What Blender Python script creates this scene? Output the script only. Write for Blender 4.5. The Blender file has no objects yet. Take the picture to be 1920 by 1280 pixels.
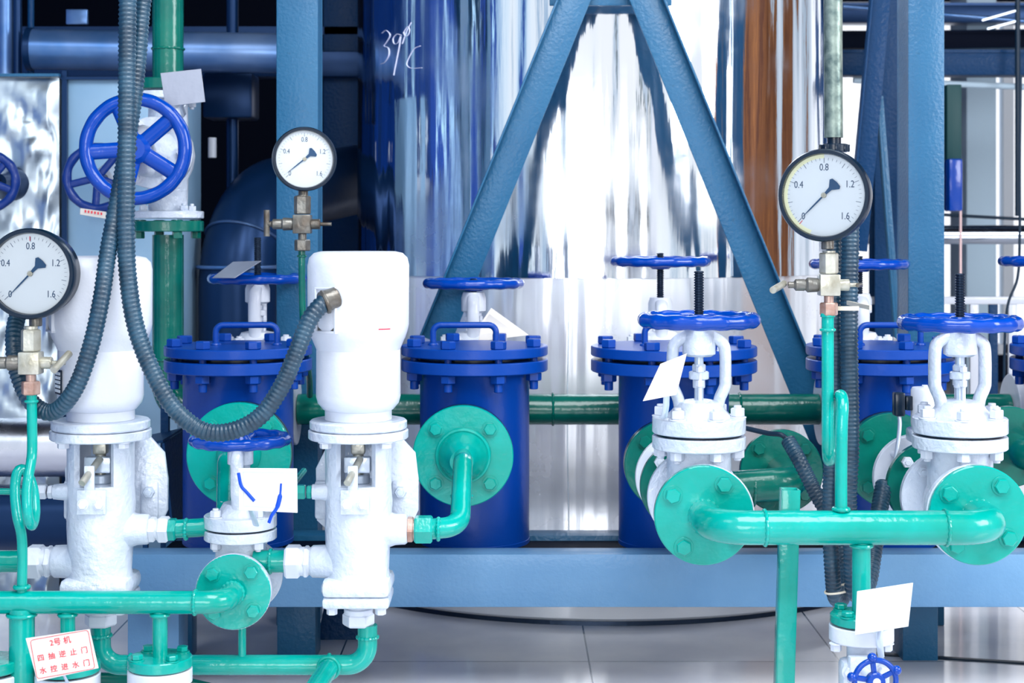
import bpy, bmesh, math, random
from mathutils import Vector, Matrix, Quaternion, noise
PI = math.pi
R = math.radians
random.seed(7)
scene = bpy.context.scene
COL = scene.collection
I4 = Matrix.Identity(4)
CZ = 1.05            # camera height above the floor
F = 3000.0           # focal length in pixels of the 1920 wide frame
HY = 430.0           # horizon row


def P(px, py, d):
    """point at depth d that the photograph shows at (px, py)"""
    return Vector(((px - 960) * d / F, d, CZ - (py - HY) * d / F))


def S(px, d):
    return px * d / F


def T(x, y=None, z=None):
    v = Vector(x) if y is None else Vector((x, y, z))
    return Matrix.Translation(v)


def RX(a): return Matrix.Rotation(R(a), 4, 'X')
def RY(a): return Matrix.Rotation(R(a), 4, 'Y')
def RZ(a): return Matrix.Rotation(R(a), 4, 'Z')


def AX(loc, d):
    """frame at loc with z along d"""
    return T(loc) @ Vector(d).normalized().to_track_quat('Z', 'Y').to_matrix().to_4x4()


# ------------------------------------------------------------ mesh builder
class MB:
    def __init__(s):
        s.bm = bmesh.new()

    def raw(s, vs, fs, M=I4):
        bv = [s.bm.verts.new(M @ Vector(v)) for v in vs]
        for f in fs:
            try:
                s.bm.faces.new([bv[i] for i in f])
            except ValueError:
                pass
        return s

    def lathe(s, prof, M=I4, n=32, fn=None):
        vs, fs, rings = [], [], []
        for (r, z) in prof:
            if r < 1e-6:
                rings.append([len(vs)]); vs.append((0, 0, z))
            else:
                rings.append(list(range(len(vs), len(vs) + n)))
                for i in range(n):
                    a = 2 * PI * i / n
                    rr = r if fn is None else r * fn(a, z)
                    vs.append((rr * math.cos(a), rr * math.sin(a), z))
        for a, b in zip(rings[:-1], rings[1:]):
            for i in range(n):
                j = (i + 1) % n
                if len(a) == 1 and len(b) == 1: continue
                if len(a) == 1: fs.append((a[0], b[j], b[i]))
                elif len(b) == 1: fs.append((a[i], a[j], b[0]))
                else: fs.append((a[i], a[j], b[j], b[i]))
        if len(rings[0]) > 1: fs.append(tuple(reversed(rings[0])))
        if len(rings[-1]) > 1: fs.append(tuple(rings[-1]))
        return s.raw(vs, fs, M)

    def cyl(s, r, z0, z1, M=I4, n=32, ch=None):
        c = min(r, abs(z1 - z0)) * .12 if ch is None else ch
        return s.lathe([(r - c, z0), (r, z0 + c), (r, z1 - c), (r - c, z1)], M, n)

    def hexp(s, r, z0, z1, M=I4):
        c = min(r * .12, abs(z1 - z0) * .3)
        return s.lathe([(r - c, z0), (r, z0 + c), (r, z1 - c), (r - c, z1)], M, 6)

    def ring(s, r0, r1, z0, z1, M=I4, n=40):
        vs, fs = [], []
        for (r, z) in ((r0, z0), (r1, z0), (r1, z1), (r0, z1)):
            for i in range(n):
                a = 2 * PI * i / n
                vs.append((r * math.cos(a), r * math.sin(a), z))
        for k in range(4):
            l = (k + 1) % 4
            for i in range(n):
                j = (i + 1) % n
                fs.append((k * n + i, k * n + j, l * n + j, l * n + i))
        return s.raw(vs, fs, M)

    def arc(s, r0, r1, a0, a1, z0, z1, M=I4, n=12):
        vs, fs = [], []
        for i in range(n + 1):
            a = R(a0 + (a1 - a0) * i / n)
            c, q = math.cos(a), math.sin(a)
            vs += [(r0 * c, r0 * q, z0), (r1 * c, r1 * q, z0), (r1 * c, r1 * q, z1), (r0 * c, r0 * q, z1)]
        for i in range(n):
            for k in range(4):
                l = (k + 1) % 4
                fs.append((4 * i + k, 4 * i + l, 4 * i + 4 + l, 4 * i + 4 + k))
        fs.append((3, 2, 1, 0)); fs.append((4 * n, 4 * n + 1, 4 * n + 2, 4 * n + 3))
        return s.raw(vs, fs, M)

    def torus(s, RR, r, M=I4, n=48, m=12, lump=0, lobes=0, fl=1.0):
        vs, fs = [], []
        for i in range(n):
            a = 2 * PI * i / n
            q = r * (1 + lump * math.cos(lobes * a))
            for j in range(m):
                b = 2 * PI * j / m
                rr = RR + q * math.cos(b)
                vs.append((rr * math.cos(a), rr * math.sin(a), q * fl * math.sin(b)))
        for i in range(n):
            for j in range(m):
                fs.append((i * m + j, ((i + 1) % n) * m + j, ((i + 1) % n) * m + (j + 1) % m, i * m + (j + 1) % m))
        return s.raw(vs, fs, M)

    def tube(s, pts, r, n=16, M=I4, cap=True, fl=1.0):
        pts = [Vector(p) for p in pts]
        L = len(pts)
        rs = r if isinstance(r, (list, tuple)) else [r] * L
        tg = []
        for i in range(L):
            t = pts[min(i + 1, L - 1)] - pts[max(i - 1, 0)]
            tg.append(t.normalized() if t.length > 1e-9 else Vector((0, 0, 1)))
        up = Vector((0, 0, 1)) if abs(tg[0].z) < .9 else Vector((0, 1, 0))
        u = tg[0].cross(up).normalized()
        vs, fs = [], []
        for i in range(L):
            if i:
                q = tg[i - 1].rotation_difference(tg[i]); u = q @ u
            u = (u - tg[i] * u.dot(tg[i])).normalized()
            w = tg[i].cross(u)
            for k in range(n):
                a = 2 * PI * k / n
                vs.append(pts[i] + (u * math.cos(a) + w * math.sin(a) * fl) * rs[i])
        for i in range(L - 1):
            for k in range(n):
                l = (k + 1) % n
                fs.append((i * n + k, i * n + l, (i + 1) * n + l, (i + 1) * n + k))
        if cap:
            fs.append(tuple(reversed(range(n)))); fs.append(tuple(range((L - 1) * n, L * n)))
        return s.raw(vs, fs, M)

    def box(s, c, d, M=I4, bev=0.0):
        x, y, z = [q / 2 for q in d]
        tmp = bmesh.new()
        g = bmesh.ops.create_cube(tmp, size=1)
        bmesh.ops.scale(tmp, vec=(2 * x, 2 * y, 2 * z), verts=tmp.verts)
        if bev > 0:
            bmesh.ops.bevel(tmp, geom=list(tmp.edges), offset=min(bev, x * .9, y * .9, z * .9), segments=2, profile=.5, affect='EDGES')
        return s._merge(tmp, M @ T(c))

    def prism(s, out, z0, z1, M=I4, bev=0.0):
        n = len(out)
        tmp = bmesh.new()
        a = [tmp.verts.new((p[0], p[1], z0)) for p in out]
        b = [tmp.verts.new((p[0], p[1], z1)) for p in out]
        tmp.faces.new(list(reversed(a))); tmp.faces.new(b)
        for i in range(n):
            j = (i + 1) % n
            tmp.faces.new((a[i], a[j], b[j], b[i]))
        if bev > 0:
            ed = [e for e in tmp.edges if abs(e.verts[0].co.z - e.verts[1].co.z) < 1e-9]
            bmesh.ops.bevel(tmp, geom=ed, offset=bev, segments=2, profile=.5, affect='EDGES')
        return s._merge(tmp, M)

    def _merge(s, tmp, M):
        tmp.verts.index_update()
        vs = [v.co.copy() for v in tmp.verts]
        fs = [[v.index for v in f.verts] for f in tmp.faces]
        tmp.free()
        return s.raw(vs, fs, M)

    def sphere(s, r, M=I4, n=20, sq=(1, 1, 1)):
        pr = [(r * math.sin(PI * i / 10), -r * math.cos(PI * i / 10)) for i in range(11)]
        return s.lathe(pr, M @ Matrix.Diagonal((sq[0], sq[1], sq[2], 1)), n)


def cr(pts, n=10):
    pts = [Vector(p) for p in pts]
    q = [2 * pts[0] - pts[1]] + pts + [2 * pts[-1] - pts[-2]]
    out = []
    for i in range(1, len(q) - 2):
        a, b, c, d = q[i - 1], q[i], q[i + 1], q[i + 2]
        for k in range(n):
            t = k / n
            out.append(.5 * ((2 * b) + (c - a) * t + (2 * a - 5 * b + 4 * c - d) * t * t + (3 * b - a - 3 * c + d) * t ** 3))
    out.append(pts[-1])
    return out


def fil(pts, rad, n=10):
    pts = [Vector(p) for p in pts]
    out = [pts[0]]
    for i in range(1, len(pts) - 1):
        a = (pts[i - 1] - pts[i]); b = (pts[i + 1] - pts[i])
        la, lb = a.length, b.length
        a.normalize(); b.normalize()
        ang = a.angle(b)
        if ang > PI - .02:
            out.append(pts[i]); continue
        t = min(rad / math.tan(ang / 2), la * .499, lb * .499)
        rr = t * math.tan(ang / 2)
        c = pts[i] + (a + b).normalized() * (rr / math.sin(ang / 2))
        p0, p1 = pts[i] + a * t - c, pts[i] + b * t - c
        for k in range(n + 1):
            out.append(c + p0.normalized().slerp(p1.normalized(), k / n) * rr)
    out.append(pts[-1])
    return out


def resample(pts, step):
    L = [0]
    for a, b in zip(pts[:-1], pts[1:]): L.append(L[-1] + (b - a).length)
    n = max(2, int(L[-1] / step))
    out, j = [], 0
    for i in range(n + 1):
        t = L[-1] * i / n
        while j < len(L) - 2 and L[j + 1] < t: j += 1
        f = (t - L[j]) / max(1e-9, L[j + 1] - L[j])
        out.append(pts[j].lerp(pts[j + 1], min(1, f)))
    return out


# ------------------------------------------------------------ objects
ROOT = {}


def thing(name, label, cat, M=I4, group=None):
    o = bpy.data.objects.new(name, None)
    COL.objects.link(o)
    if not isinstance(M, Matrix): M = T(M)
    o.matrix_world = M
    o.empty_display_size = .03
    o['label'] = label; o['category'] = cat
    if group: o['group'] = group
    ROOT[o.name] = (M.copy(), o.name)
    return o


def mesh(name, mb, mat, sharp=38):
    me = bpy.data.meshes.new(name)
    bmesh.ops.recalc_face_normals(mb.bm, faces=mb.bm.faces)
    mb.bm.to_mesh(me); mb.bm.free()
    me.materials.append(mat)
    for p in me.polygons: p.use_smooth = True
    me.set_sharp_from_angle(angle=R(sharp))
    return me


def part(name, mb, mat, parent, label=None, W=False, sharp=38):
    M, rn = ROOT[parent.name]
    if W: mb.bm.transform(M.inverted())
    o = bpy.data.objects.new(name, mesh(name, mb, mat, sharp))
    COL.objects.link(o)
    o.parent = parent
    if label: o['label'] = label
    ROOT[o.name] = (M, rn)
    return o


def solo(name, mb, mat, label, cat, loc, group=None, sharp=38):
    """a thing that is one mesh, built in world coordinates, origin at loc"""
    mb.bm.transform(T(loc).inverted())
    o = bpy.data.objects.new(name, mesh(name, mb, mat, sharp))
    COL.objects.link(o)
    o.location = loc
    o['label'] = label; o['category'] = cat
    if group: o['group'] = group
    ROOT[o.name] = (T(loc), o.name)
    return o


def struct(name, mb, mat, parent=None):
    o = bpy.data.objects.new(name, mesh(name, mb, mat))
    COL.objects.link(o)
    if parent: o.parent = parent
    else: o['kind'] = 'structure'
    ROOT[o.name] = (I4, o.name)
    return o


def textmesh(txt, size, align='CENTER'):
    cu = bpy.data.curves.new('t', 'FONT')
    cu.body = txt; cu.size = size; cu.align_x = align; cu.align_y = 'CENTER'; cu.extrude = .0002
    cu.resolution_u = 3
    o = bpy.data.objects.new('t', cu)
    COL.objects.link(o)
    dg = bpy.context.evaluated_depsgraph_get(); dg.update()
    me = bpy.data.meshes.new_from_object(o.evaluated_get(dg))
    vs = [v.co.copy() for v in me.vertices]; fs = [list(p.vertices) for p in me.polygons]
    bpy.data.objects.remove(o); bpy.data.curves.remove(cu); bpy.data.meshes.remove(me)
    return vs, fs


# ------------------------------------------------------------ materials
def lin(c):
    return tuple((x / 255 / 12.92) if x <= 10.3 else ((x / 255 + .055) / 1.055) ** 2.4 for x in c) + (1,)


def mat(name, rgb, rough=.3, metal=0, bs=40, bd=.1, stretch=(1, 1, 1), coat=0, var=0, vs=6, rgb2=None, spots=None, emit=0, bdist=.01, spec=.3):
    m = bpy.data.materials.new(name); m.use_nodes = True
    nt = m.node_tree; N, L = nt.nodes, nt.links
    b = N['Principled BSDF']
    b.inputs['Base Color'].default_value = lin(rgb)
    b.inputs['Roughness'].default_value = rough
    b.inputs['Metallic'].default_value = metal
    b.inputs['Specular IOR Level'].default_value = spec
    b.inputs['Coat Weight'].default_value = coat * .6
    b.inputs['Coat Roughness'].default_value = .06
    tc = N.new('ShaderNodeTexCoord'); mp = N.new('ShaderNodeMapping')
    L.new(tc.outputs['Object'], mp.inputs[0]); mp.inputs['Scale'].default_value = stretch
    if bd:
        n = N.new('ShaderNodeTexNoise'); n.inputs['Scale'].default_value = bs; n.inputs['Detail'].default_value = 3
        L.new(mp.outputs[0], n.inputs['Vector'])
        bp = N.new('ShaderNodeBump'); bp.inputs['Strength'].default_value = bd; bp.inputs['Distance'].default_value = bdist
        L.new(n.outputs[0], bp.inputs['Height']); L.new(bp.outputs[0], b.inputs['Normal'])
        L.new(bp.outputs[0], b.inputs['Coat Normal'])
    last = None
    if var:
        n2 = N.new('ShaderNodeTexNoise'); n2.inputs['Scale'].default_value = vs; n2.inputs['Detail'].default_value = 4
        L.new(mp.outputs[0], n2.inputs['Vector'])
        rp = N.new('ShaderNodeValToRGB'); rp.color_ramp.elements[0].position = .35; rp.color_ramp.elements[1].position = .68
        rp.color_ramp.elements[0].color = lin(rgb); rp.color_ramp.elements[1].color = lin(rgb2)
        L.new(n2.outputs[0], rp.inputs[0]); last = rp.outputs[0]
    if spots:   # chips / stains with their own shape
        n3 = N.new('ShaderNodeTexNoise'); n3.inputs['Scale'].default_value = spots[1]; n3.inputs['Detail'].default_value = 6
        L.new(mp.outputs[0], n3.inputs['Vector'])
        r3 = N.new('ShaderNodeValToRGB'); r3.color_ramp.elements[0].position = spots[2]; r3.color_ramp.elements[1].position = spots[2] + .03
        L.new(n3.outputs[0], r3.inputs[0])
        mx = N.new('ShaderNodeMix'); mx.data_type = 'RGBA'
        L.new(r3.outputs[0], mx.inputs[0])
        if last: L.new(last, mx.inputs[6])
        else: mx.inputs[6].default_value = lin(rgb)
        mx.inputs[7].default_value = lin(spots[0]); last = mx.outputs[2]
    if last: L.new(last, b.inputs['Base Color'])
    if emit:
        b.inputs['Emission Color'].default_value = lin(rgb); b.inputs['Emission Strength'].default_value = emit
    return m


GREEN = mat('green_paint', (0, 160, 150), .2, bs=55, bd=.25, coat=.5, var=1, vs=9, rgb2=(0, 144, 130), bdist=.004)
GREEN_SHADED = mat('dark_green_paint', (0, 104, 90), .25, bs=45, bd=.25, coat=.5, var=1, vs=9, rgb2=(0, 84, 78), bdist=.004)  # same green paint, darkened for pipes and flanges standing in shade
BLUE = mat('royal_blue_paint', (0, 60, 156), .2, bs=50, bd=.2, coat=.35, bdist=.004)
BLUEM = mat('strainer_blue_paint', (0, 60, 148), .35, bs=60, bd=.2, coat=.1, bdist=.003)
NAVYW = mat('old_navy_paint', (14, 48, 122), .35, bs=50, bd=.2, coat=.2)
WHITE = mat('white_paint', (208, 214, 226), .32, bs=38, bd=.4, coat=.3, bdist=.004)
WHITEC = mat('white_casting_paint', (208, 216, 228), .28, bs=70, bd=.7, coat=.5, spec=.6, var=1, vs=14, rgb2=(188, 200, 217), bdist=.005)
SILV = mat('silver_paint', (196, 208, 222), .28, metal=.45, bs=60, bd=.3, bdist=.004)
STEELB = mat('steel_blue_paint', (32, 94, 132), .4, bs=110, bd=.4, coat=.2, var=1, vs=5, rgb2=(26, 86, 124), spots=((22, 78, 112), 24, .71), bdist=.004)
BEAMM = mat('pale_steel_blue_paint', (100, 142, 178), .4, bs=100, bd=.3, coat=.2, var=1, vs=4, rgb2=(84, 128, 168), spots=((48, 92, 132), 30, .74), bdist=.003)  # steel blue paint with the light on the beam put into its colour
STEELD = mat('deep_steel_blue_paint', (6, 54, 96), .5, spec=.15, bs=80, bd=.3, coat=.1)
BLACK = mat('black_rubber', (14, 46, 66), .4, bs=60, bd=.15, coat=.15, spec=.5, var=1, vs=25, rgb2=(34, 72, 94))
DARK = mat('black_enamel', (6, 26, 44), .28, bs=30, bd=.05, coat=.25)
NAVY = mat('dark_navy', (4, 12, 30), .6, spec=.05, bs=10, bd=.1)
IRON = mat('greased_screw_steel', (38, 52, 72), .3, metal=.7, bs=60, bd=.1)
BRASS = mat('nickel_fitting', (196, 196, 186), .32, metal=.55, bs=60, bd=.15, var=1, vs=30, rgb2=(160, 156, 140))
BRASSD = mat('dull_fitting', (120, 120, 116), .35, metal=.6, bs=60, bd=.2, var=1, vs=30, rgb2=(88, 80, 72))
COPPER = mat('coppery_nut', (186, 160, 150), .35, metal=.4, bs=50, bd=.2, var=1, vs=40, rgb2=(150, 112, 96))
CHROME = mat('polished_pipe', (210, 218, 230), .12, metal=1, bs=10, bd=.02)
DIAL = mat('dial_white', (214, 223, 230), .35, bd=0)
DIALY = mat('dial_edge_cream', (232, 236, 198), .4, bd=0)
INK = mat('dial_ink', (20, 62, 100), .5, bd=0)
NEEDLE = mat('needle_blue_black', (10, 66, 108), .4, bd=0)
RED = mat('red_ink', (226, 40, 62), .5, bd=0)
PLATEW = mat('white_plate', (218, 221, 222), .3, bs=60, bd=.06, coat=.3, spots=((176, 184, 186), 18, .68))
PLATEG = mat('aluminium_plate', (150, 156, 172), .35, metal=.3, bs=30, bd=.1, spots=((110, 104, 100), 22, .7))
PLATEC = mat('cream_plate', (212, 208, 202), .35, bs=30, bd=.05)
GALV = mat('galvanised_pipe', (132, 146, 138), .42, metal=.5, bs=30, bd=.3, var=1, vs=45, rgb2=(74, 92, 92))
CABLE = mat('dark_cable', (16, 40, 60), .4, bd=0)
TIE = mat('beige_tie', (226, 216, 196), .5, bd=0)
CONC = mat('pale_concrete', (176, 198, 214), .7, bs=20, bd=.2)
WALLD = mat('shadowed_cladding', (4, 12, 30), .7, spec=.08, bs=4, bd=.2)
BROWN = mat('brown_cladding', (176, 108, 50), .6, bs=4, bd=.2, stretch=(1, 8, .1), var=1, vs=.5, rgb2=(96, 52, 36))
BLUEW = mat('blue_sheeting', (6, 74, 176), .6, bs=3, bd=.3, stretch=(1, 3, .3), var=1, vs=1.2, rgb2=(4, 52, 110))
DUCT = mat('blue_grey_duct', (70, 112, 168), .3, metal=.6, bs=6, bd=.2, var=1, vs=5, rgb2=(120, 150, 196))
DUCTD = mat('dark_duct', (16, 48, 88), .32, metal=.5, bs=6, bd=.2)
PANEL = mat('pale_insulation_panel', (150, 184, 212), .4, metal=.2, bs=8, bd=.15, var=1, vs=3, rgb2=(124, 166, 200))
WOODB = mat('rust_patch', (150, 70, 40), .6, bd=0)
CHALK = mat('chalk_line', (226, 230, 255), .6, bd=0)
BPAINT = mat('blue_paint_drip', (10, 70, 190), .3, bd=0)


def foil_mat(name, rgb, rough, sc, st, stretch, dist, sc2, st2):
    m = mat(name, rgb, rough, metal=1, bd=0)
    nt = m.node_tree; N, L = nt.nodes, nt.links
    b = N['Principled BSDF']
    tc = N.new('ShaderNodeTexCoord'); mp = N.new('ShaderNodeMapping'); mp.inputs['Scale'].default_value = stretch
    L.new(tc.outputs['Object'], mp.inputs[0])
    n = N.new('ShaderNodeTexNoise'); n.inputs['Scale'].default_value = sc; n.inputs['Detail'].default_value = 2
    L.new(mp.outputs[0], n.inputs['Vector'])
    n2 = N.new('ShaderNodeTexNoise'); n2.inputs['Scale'].default_value = sc2; n2.inputs['Detail'].default_value = 4
    L.new(tc.outputs['Object'], n2.inputs['Vector'])
    n4 = N.new('ShaderNodeTexNoise'); n4.inputs['Scale'].default_value = sc * 4.5; n4.inputs['Detail'].default_value = 3
    L.new(mp.outputs[0], n4.inputs['Vector'])
    b0 = N.new('ShaderNodeBump'); b0.inputs['Strength'].default_value = st * .28; b0.inputs['Distance'].default_value = dist * .2
    L.new(n4.outputs[0], b0.inputs['Height'])
    b1 = N.new('ShaderNodeBump'); L.new(b0.outputs[0], b1.inputs['Normal']); b1.inputs['Strength'].default_value = st; b1.inputs['Distance'].default_value = dist
    b2 = N.new('ShaderNodeBump'); b2.inputs['Strength'].default_value = st2; b2.inputs['Distance'].default_value = .004
    L.new(n.outputs[0], b1.inputs['Height']); L.new(n2.outputs[0], b2.inputs['Height'])
    L.new(b1.outputs[0], b2.inputs['Normal']); L.new(b2.outputs[0], b.inputs['Normal'])
    # scuffed patches: duller sheet where it has been rubbed
    rp = N.new('ShaderNodeMapRange'); n3 = N.new('ShaderNodeTexNoise'); n3.inputs['Scale'].default_value = 3.5; n3.inputs['Detail'].default_value = 5
    L.new(tc.outputs['Object'], n3.inputs['Vector']); L.new(n3.outputs[0], rp.inputs[0])
    rp.inputs[1].default_value = .45; rp.inputs[2].default_value = .7; rp.inputs[3].default_value = rough; rp.inputs[4].default_value = rough + .22
    L.new(rp.outputs[0], b.inputs['Roughness'])
    return m


VESSEL = foil_mat('polished_sheet_cladding', (228, 234, 242), .07, 7, .55, (1, 1, .07), .03, 9, .12)
VESSEL2 = foil_mat('scuffed_sheet_cladding', (238, 241, 247), .2, 9, .5, (1, 1, .05), .03, 9, .1)  # whitened, less metallic copy of the cladding to brighten the lower vessel
VESSEL2.node_tree.nodes['Principled BSDF'].inputs['Metallic'].default_value = .55
FOIL = foil_mat('crumpled_foil', (200, 214, 224), .36, 3.5, .5, (1, 1, 1), .03, 12, .2)


def glass_mat():
    m = bpy.data.materials.new('gauge_glass'); m.use_nodes = True
    N, L = m.node_tree.nodes, m.node_tree.links
    N.remove(N['Principled BSDF'])
    t = N.new('ShaderNodeBsdfTransparent'); g = N.new('ShaderNodeBsdfGlossy'); g.inputs['Roughness'].default_value = .03
    f = N.new('ShaderNodeFresnel'); f.inputs[0].default_value = 1.3
    x = N.new('ShaderNodeMixShader')
    L.new(f.outputs[0], x.inputs[0]); L.new(t.outputs[0], x.inputs[1]); L.new(g.outputs[0], x.inputs[2])
    L.new(x.outputs[0], N['Material Output'].inputs[0])
    return m


GLASS = glass_mat()


def floor_mat():
    m = mat('floor_tiles', (196, 202, 214), .16, coat=1, spec=.6, bd=0)
    nt = m.node_tree; N, L = nt.nodes, nt.links
    b = N['Principled BSDF']
    tc = N.new('ShaderNodeTexCoord'); sp = N.new('ShaderNodeSeparateXYZ'); L.new(tc.outputs['Object'], sp.inputs[0])
    def line(out, off):
        a = N.new('ShaderNodeMath'); a.operation = 'SUBTRACT'; a.inputs[1].default_value = off; L.new(out, a.inputs[0])
        p = N.new('ShaderNodeMath'); p.operation = 'PINGPONG'; p.inputs[1].default_value = .305; L.new(a.outputs[0], p.inputs[0])
        c = N.new('ShaderNodeMath'); c.operation = 'LESS_THAN'; c.inputs[1].default_value = .0022; L.new(p.outputs[0], c.inputs[0])
        return c.outputs[0]
    mx = N.new('ShaderNodeMath'); mx.operation = 'MAXIMUM'
    L.new(line(sp.outputs[0], .187), mx.inputs[0]); L.new(line(sp.outputs[1], 3.89), mx.inputs[1])
    n = N.new('ShaderNodeTexNoise'); n.inputs['Scale'].default_value = 4; n.inputs['Detail'].default_value = 6
    L.new(tc.outputs['Object'], n.inputs['Vector'])
    rp = N.new('ShaderNodeValToRGB')
    rp.color_ramp.elements[0].color = lin((222, 224, 236)); rp.color_ramp.elements[0].position = .35
    rp.color_ramp.elements[1].color = lin((246, 246, 250)); rp.color_ramp.elements[1].position = .65
    L.new(n.outputs[0], rp.inputs[0])
    c = N.new('ShaderNodeMix'); c.data_type = 'RGBA'; L.new(mx.outputs[0], c.inputs[0]); L.new(rp.outputs[0], c.inputs[6])
    c.inputs[7].default_value = lin((52, 84, 110)); L.new(c.outputs[2], b.inputs['Base Color'])
    return m


FLOOR = floor_mat()


# ------------------------------------------------------------ shared shapes
def bolt_mb(M, r=.012, h=.014, wash=True, stub=.0):
    mb = MB()
    if wash: mb.cyl(r * 1.25, 0, r * .18, M, 20)
    mb.hexp(r, r * .18, h, M)
    if stub: mb.cyl(r * .55, h, h + stub, M, 14)
    return mb


def rim_wheel(root, M, Rw, tube, mat_=None, spokes=5, phase=0, lobes=10, hub=.2, dish=0, name='handwheel', fl=1.0, lump=.07, sw=1.0):
    mat_ = mat_ or BLUE
    mb = MB(); mb.torus(Rw - tube, tube, M, 120, 14, lump, lobes, fl)
    mb.lathe([(Rw * hub * .8, dish - tube * 1.1), (Rw * hub, dish - tube * .7), (Rw * hub, dish + tube * .5), (Rw * hub * .7, dish + tube * 1.2), (0, dish + tube * 1.25)], M, 28)
    w = part(name, mb, mat_, root)
    for k in range(spokes):
        a = 2 * PI * k / spokes + R(phase)
        c, s_ = math.cos(a), math.sin(a)
        sp = MB()
        pts = [Vector((c * Rw * q, s_ * Rw * q, dish * (1 - t))) for q, t in ((hub * .7, 0), (.5, .35), (.75, .8), ((Rw - tube) / Rw, 1))]
        sp.tube(cr(pts, 4), tube * .85 * sw, 12, M, fl=(.55 if abs(dish) < 1e-6 else .8) / sw)
        part('spoke', sp, mat_, w)
    return w


def screw_mb(M, r, z0, z1, pitch=.005):
    mb = MB()
    n = max(3, int((z1 - z0) / pitch))
    pr = [(r * .8, z0)]
    for i in range(n):
        z = z0 + (z1 - z0) * i / n; p = (z1 - z0) / n
        pr += [(r * .78, z + p * .1), (r, z + p * .4), (r, z + p * .6), (r * .78, z + p * .95)]
    pr += [(r * .6, z1)]
    return mb.lathe(pr, M, 18)


def gate_valve(name, label, group, M, s=1.0, wheel_z=.355, wheel_r=.118, screw_top=.45, yoke_z=.345, yrot=0, wheel_mat=None,
               phase=0, body_mat=None, nb=6, bph=30, wheel_off=0, screw_low=None, tube=.0125, flat=1.0, half=.104, lump=.07, hub=.22, sw=1.0):
    t = thing(name, label, 'valve', M, group)
    K = Matrix.Diagonal((s, s, s, 1))
    bm_ = body_mat or WHITEC
    Y = K @ RX(90)           # local z -> -y
    mb = MB()
    mb.lathe([(.05, .02 - half), (.052, -.06), (.064, -.035), (.07, 0), (.064, .035), (.052, .06), (.05, half - .02)], Y, 40)
    mb.lathe([(.058, -.02), (.062, .02), (.062, .10), (.066, .112)], K, 40)
    part('body', mb, bm_, t)
    for sg in (-1, 1):
        f = part('end_flange', MB().cyl(.092, half - .019, half, K @ RX(90 * sg), 56, .002), bm_, t)
        for k in range(4):
            a = R(45 + 90 * k)
            part('nut', bolt_mb(K @ RX(90 * sg) @ T(.073 * math.cos(a), .073 * math.sin(a), half - .019) @ RX(180), .011, .014, stub=.006), bm_, f)
    part('body_flange', MB().cyl(.09, .11, .135, K, 60, .002), bm_, t)
    part('gasket', MB().cyl(.082, .135, .14, K, 40), DARK, t)
    bf = part('bonnet_flange', MB().cyl(.09, .14, .17, K, 60, .002), bm_, t)
    for k in range(nb):
        a = R(bph + 360 * k / nb)
        b = bolt_mb(K @ T(.074 * math.cos(a), .074 * math.sin(a), .17) @ RZ(k * 13), .0135, .019, stub=.005)
        Mb = K @ T(.074 * math.cos(a), .074 * math.sin(a), .11) @ RX(180)
        b.hexp(.013, 0, .017, Mb).cyl(.007, -.061, .022, Mb, 12)
        part('bolt', b, WHITE, bf)
    # yoke
    Q = K @ RZ(yrot)
    h = (yoke_z - .345)
    mb = MB()
    mb.lathe([(.062, .17), (.06, .176), (.05, .186), (.042, .2), (.022, .204), (0, .204)], K, 36)
    part('yoke_base', mb, bm_, t)
    for sg in (-1, 1):
        mb = MB()
        pts = [(sg * .036, 0, .18), (sg * .040, 0, .205), (sg * .049, 0, .226), (sg * .051, 0, .24), (sg * .0505, 0, .300 + h), (sg * .044, 0, .319 + h), (sg * .022, 0, .332 + h)]
        mb.tube(cr(pts, 5), .0115, 14, Q, fl=1.4)
        part('yoke_arm', mb, bm_, t)
    mb = MB()
    mb.lathe([(.024, .292 + h), (.032, .297 + h), (.032, .33 + h), (.027, .345 + h), (.012, .345 + h)], Q, 28)
    part('yoke_collar', mb, bm_, t)
    mb = MB(); mb.cyl(.009, .2, .33 + h, K, 20)
    part('stem', mb, SILV, t)
    mb = MB(); mb.cyl(.0195, .243, .258, Q, 24).cyl(.012, .226, .243, Q, 20).hexp(.013, .258, .272, Q)
    g = part('gland', mb, bm_, t)
    for sg in (-1, 1):
        b = MB(); Mq = Q @ T(0, sg * .017 if True else 0, 0)
        b.cyl(.004, .2, .27, Mq, 10).hexp(.0075, .258, .268, Mq).hexp(.0075, .230, .242, Mq)
        part('gland_bolt', b, WHITE, g)
    z0 = .335 + h if screw_low is None else screw_low
    part('threaded_stem', screw_mb(K, .0098, z0, max(screw_top, wheel_z + .01)), IRON, t, 'dark greased screw')
    rim_wheel(t, K @ T(0, 0, wheel_z), wheel_r, tube, wheel_mat, 5, phase, 15, hub, -.006, fl=flat, lump=lump, sw=sw)
    return t


def pipe(mb, pts, r, rad=None, n=24, welds=()):
    pts = [Vector(p) for p in pts]
    path = fil(pts, rad or r * 1.6)
    mb.tube(path, r, n)
    for (p, d) in welds:
        M = AX(p, d)
        rr = r
        mb.torus(rr, .0032, M, 72, 8, .22, 17)
    return mb


def flange_disc(root, c, d, r, th, mat_, nb=4, ph=45, br=.012, bc=.76, name='flange', bolts=True, label=None, bh=.011):
    """disc centred at c, its face looking along d (world coordinates)"""
    M = AX(c, d)
    f = part(name, MB().lathe([(r - .002, -th), (r, -th + .002), (r, -.002), (r - .002, 0)], M, 64), mat_, root, label, W=True)
    if bolts:
        for k in range(nb):
            a = R(ph + 360 * k / nb)
            part('bolt', bolt_mb(M @ T(r * bc * math.cos(a), r * bc * math.sin(a), 0) @ RZ(17 * k), br, bh), mat_, f, W=True)
    return f


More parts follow.
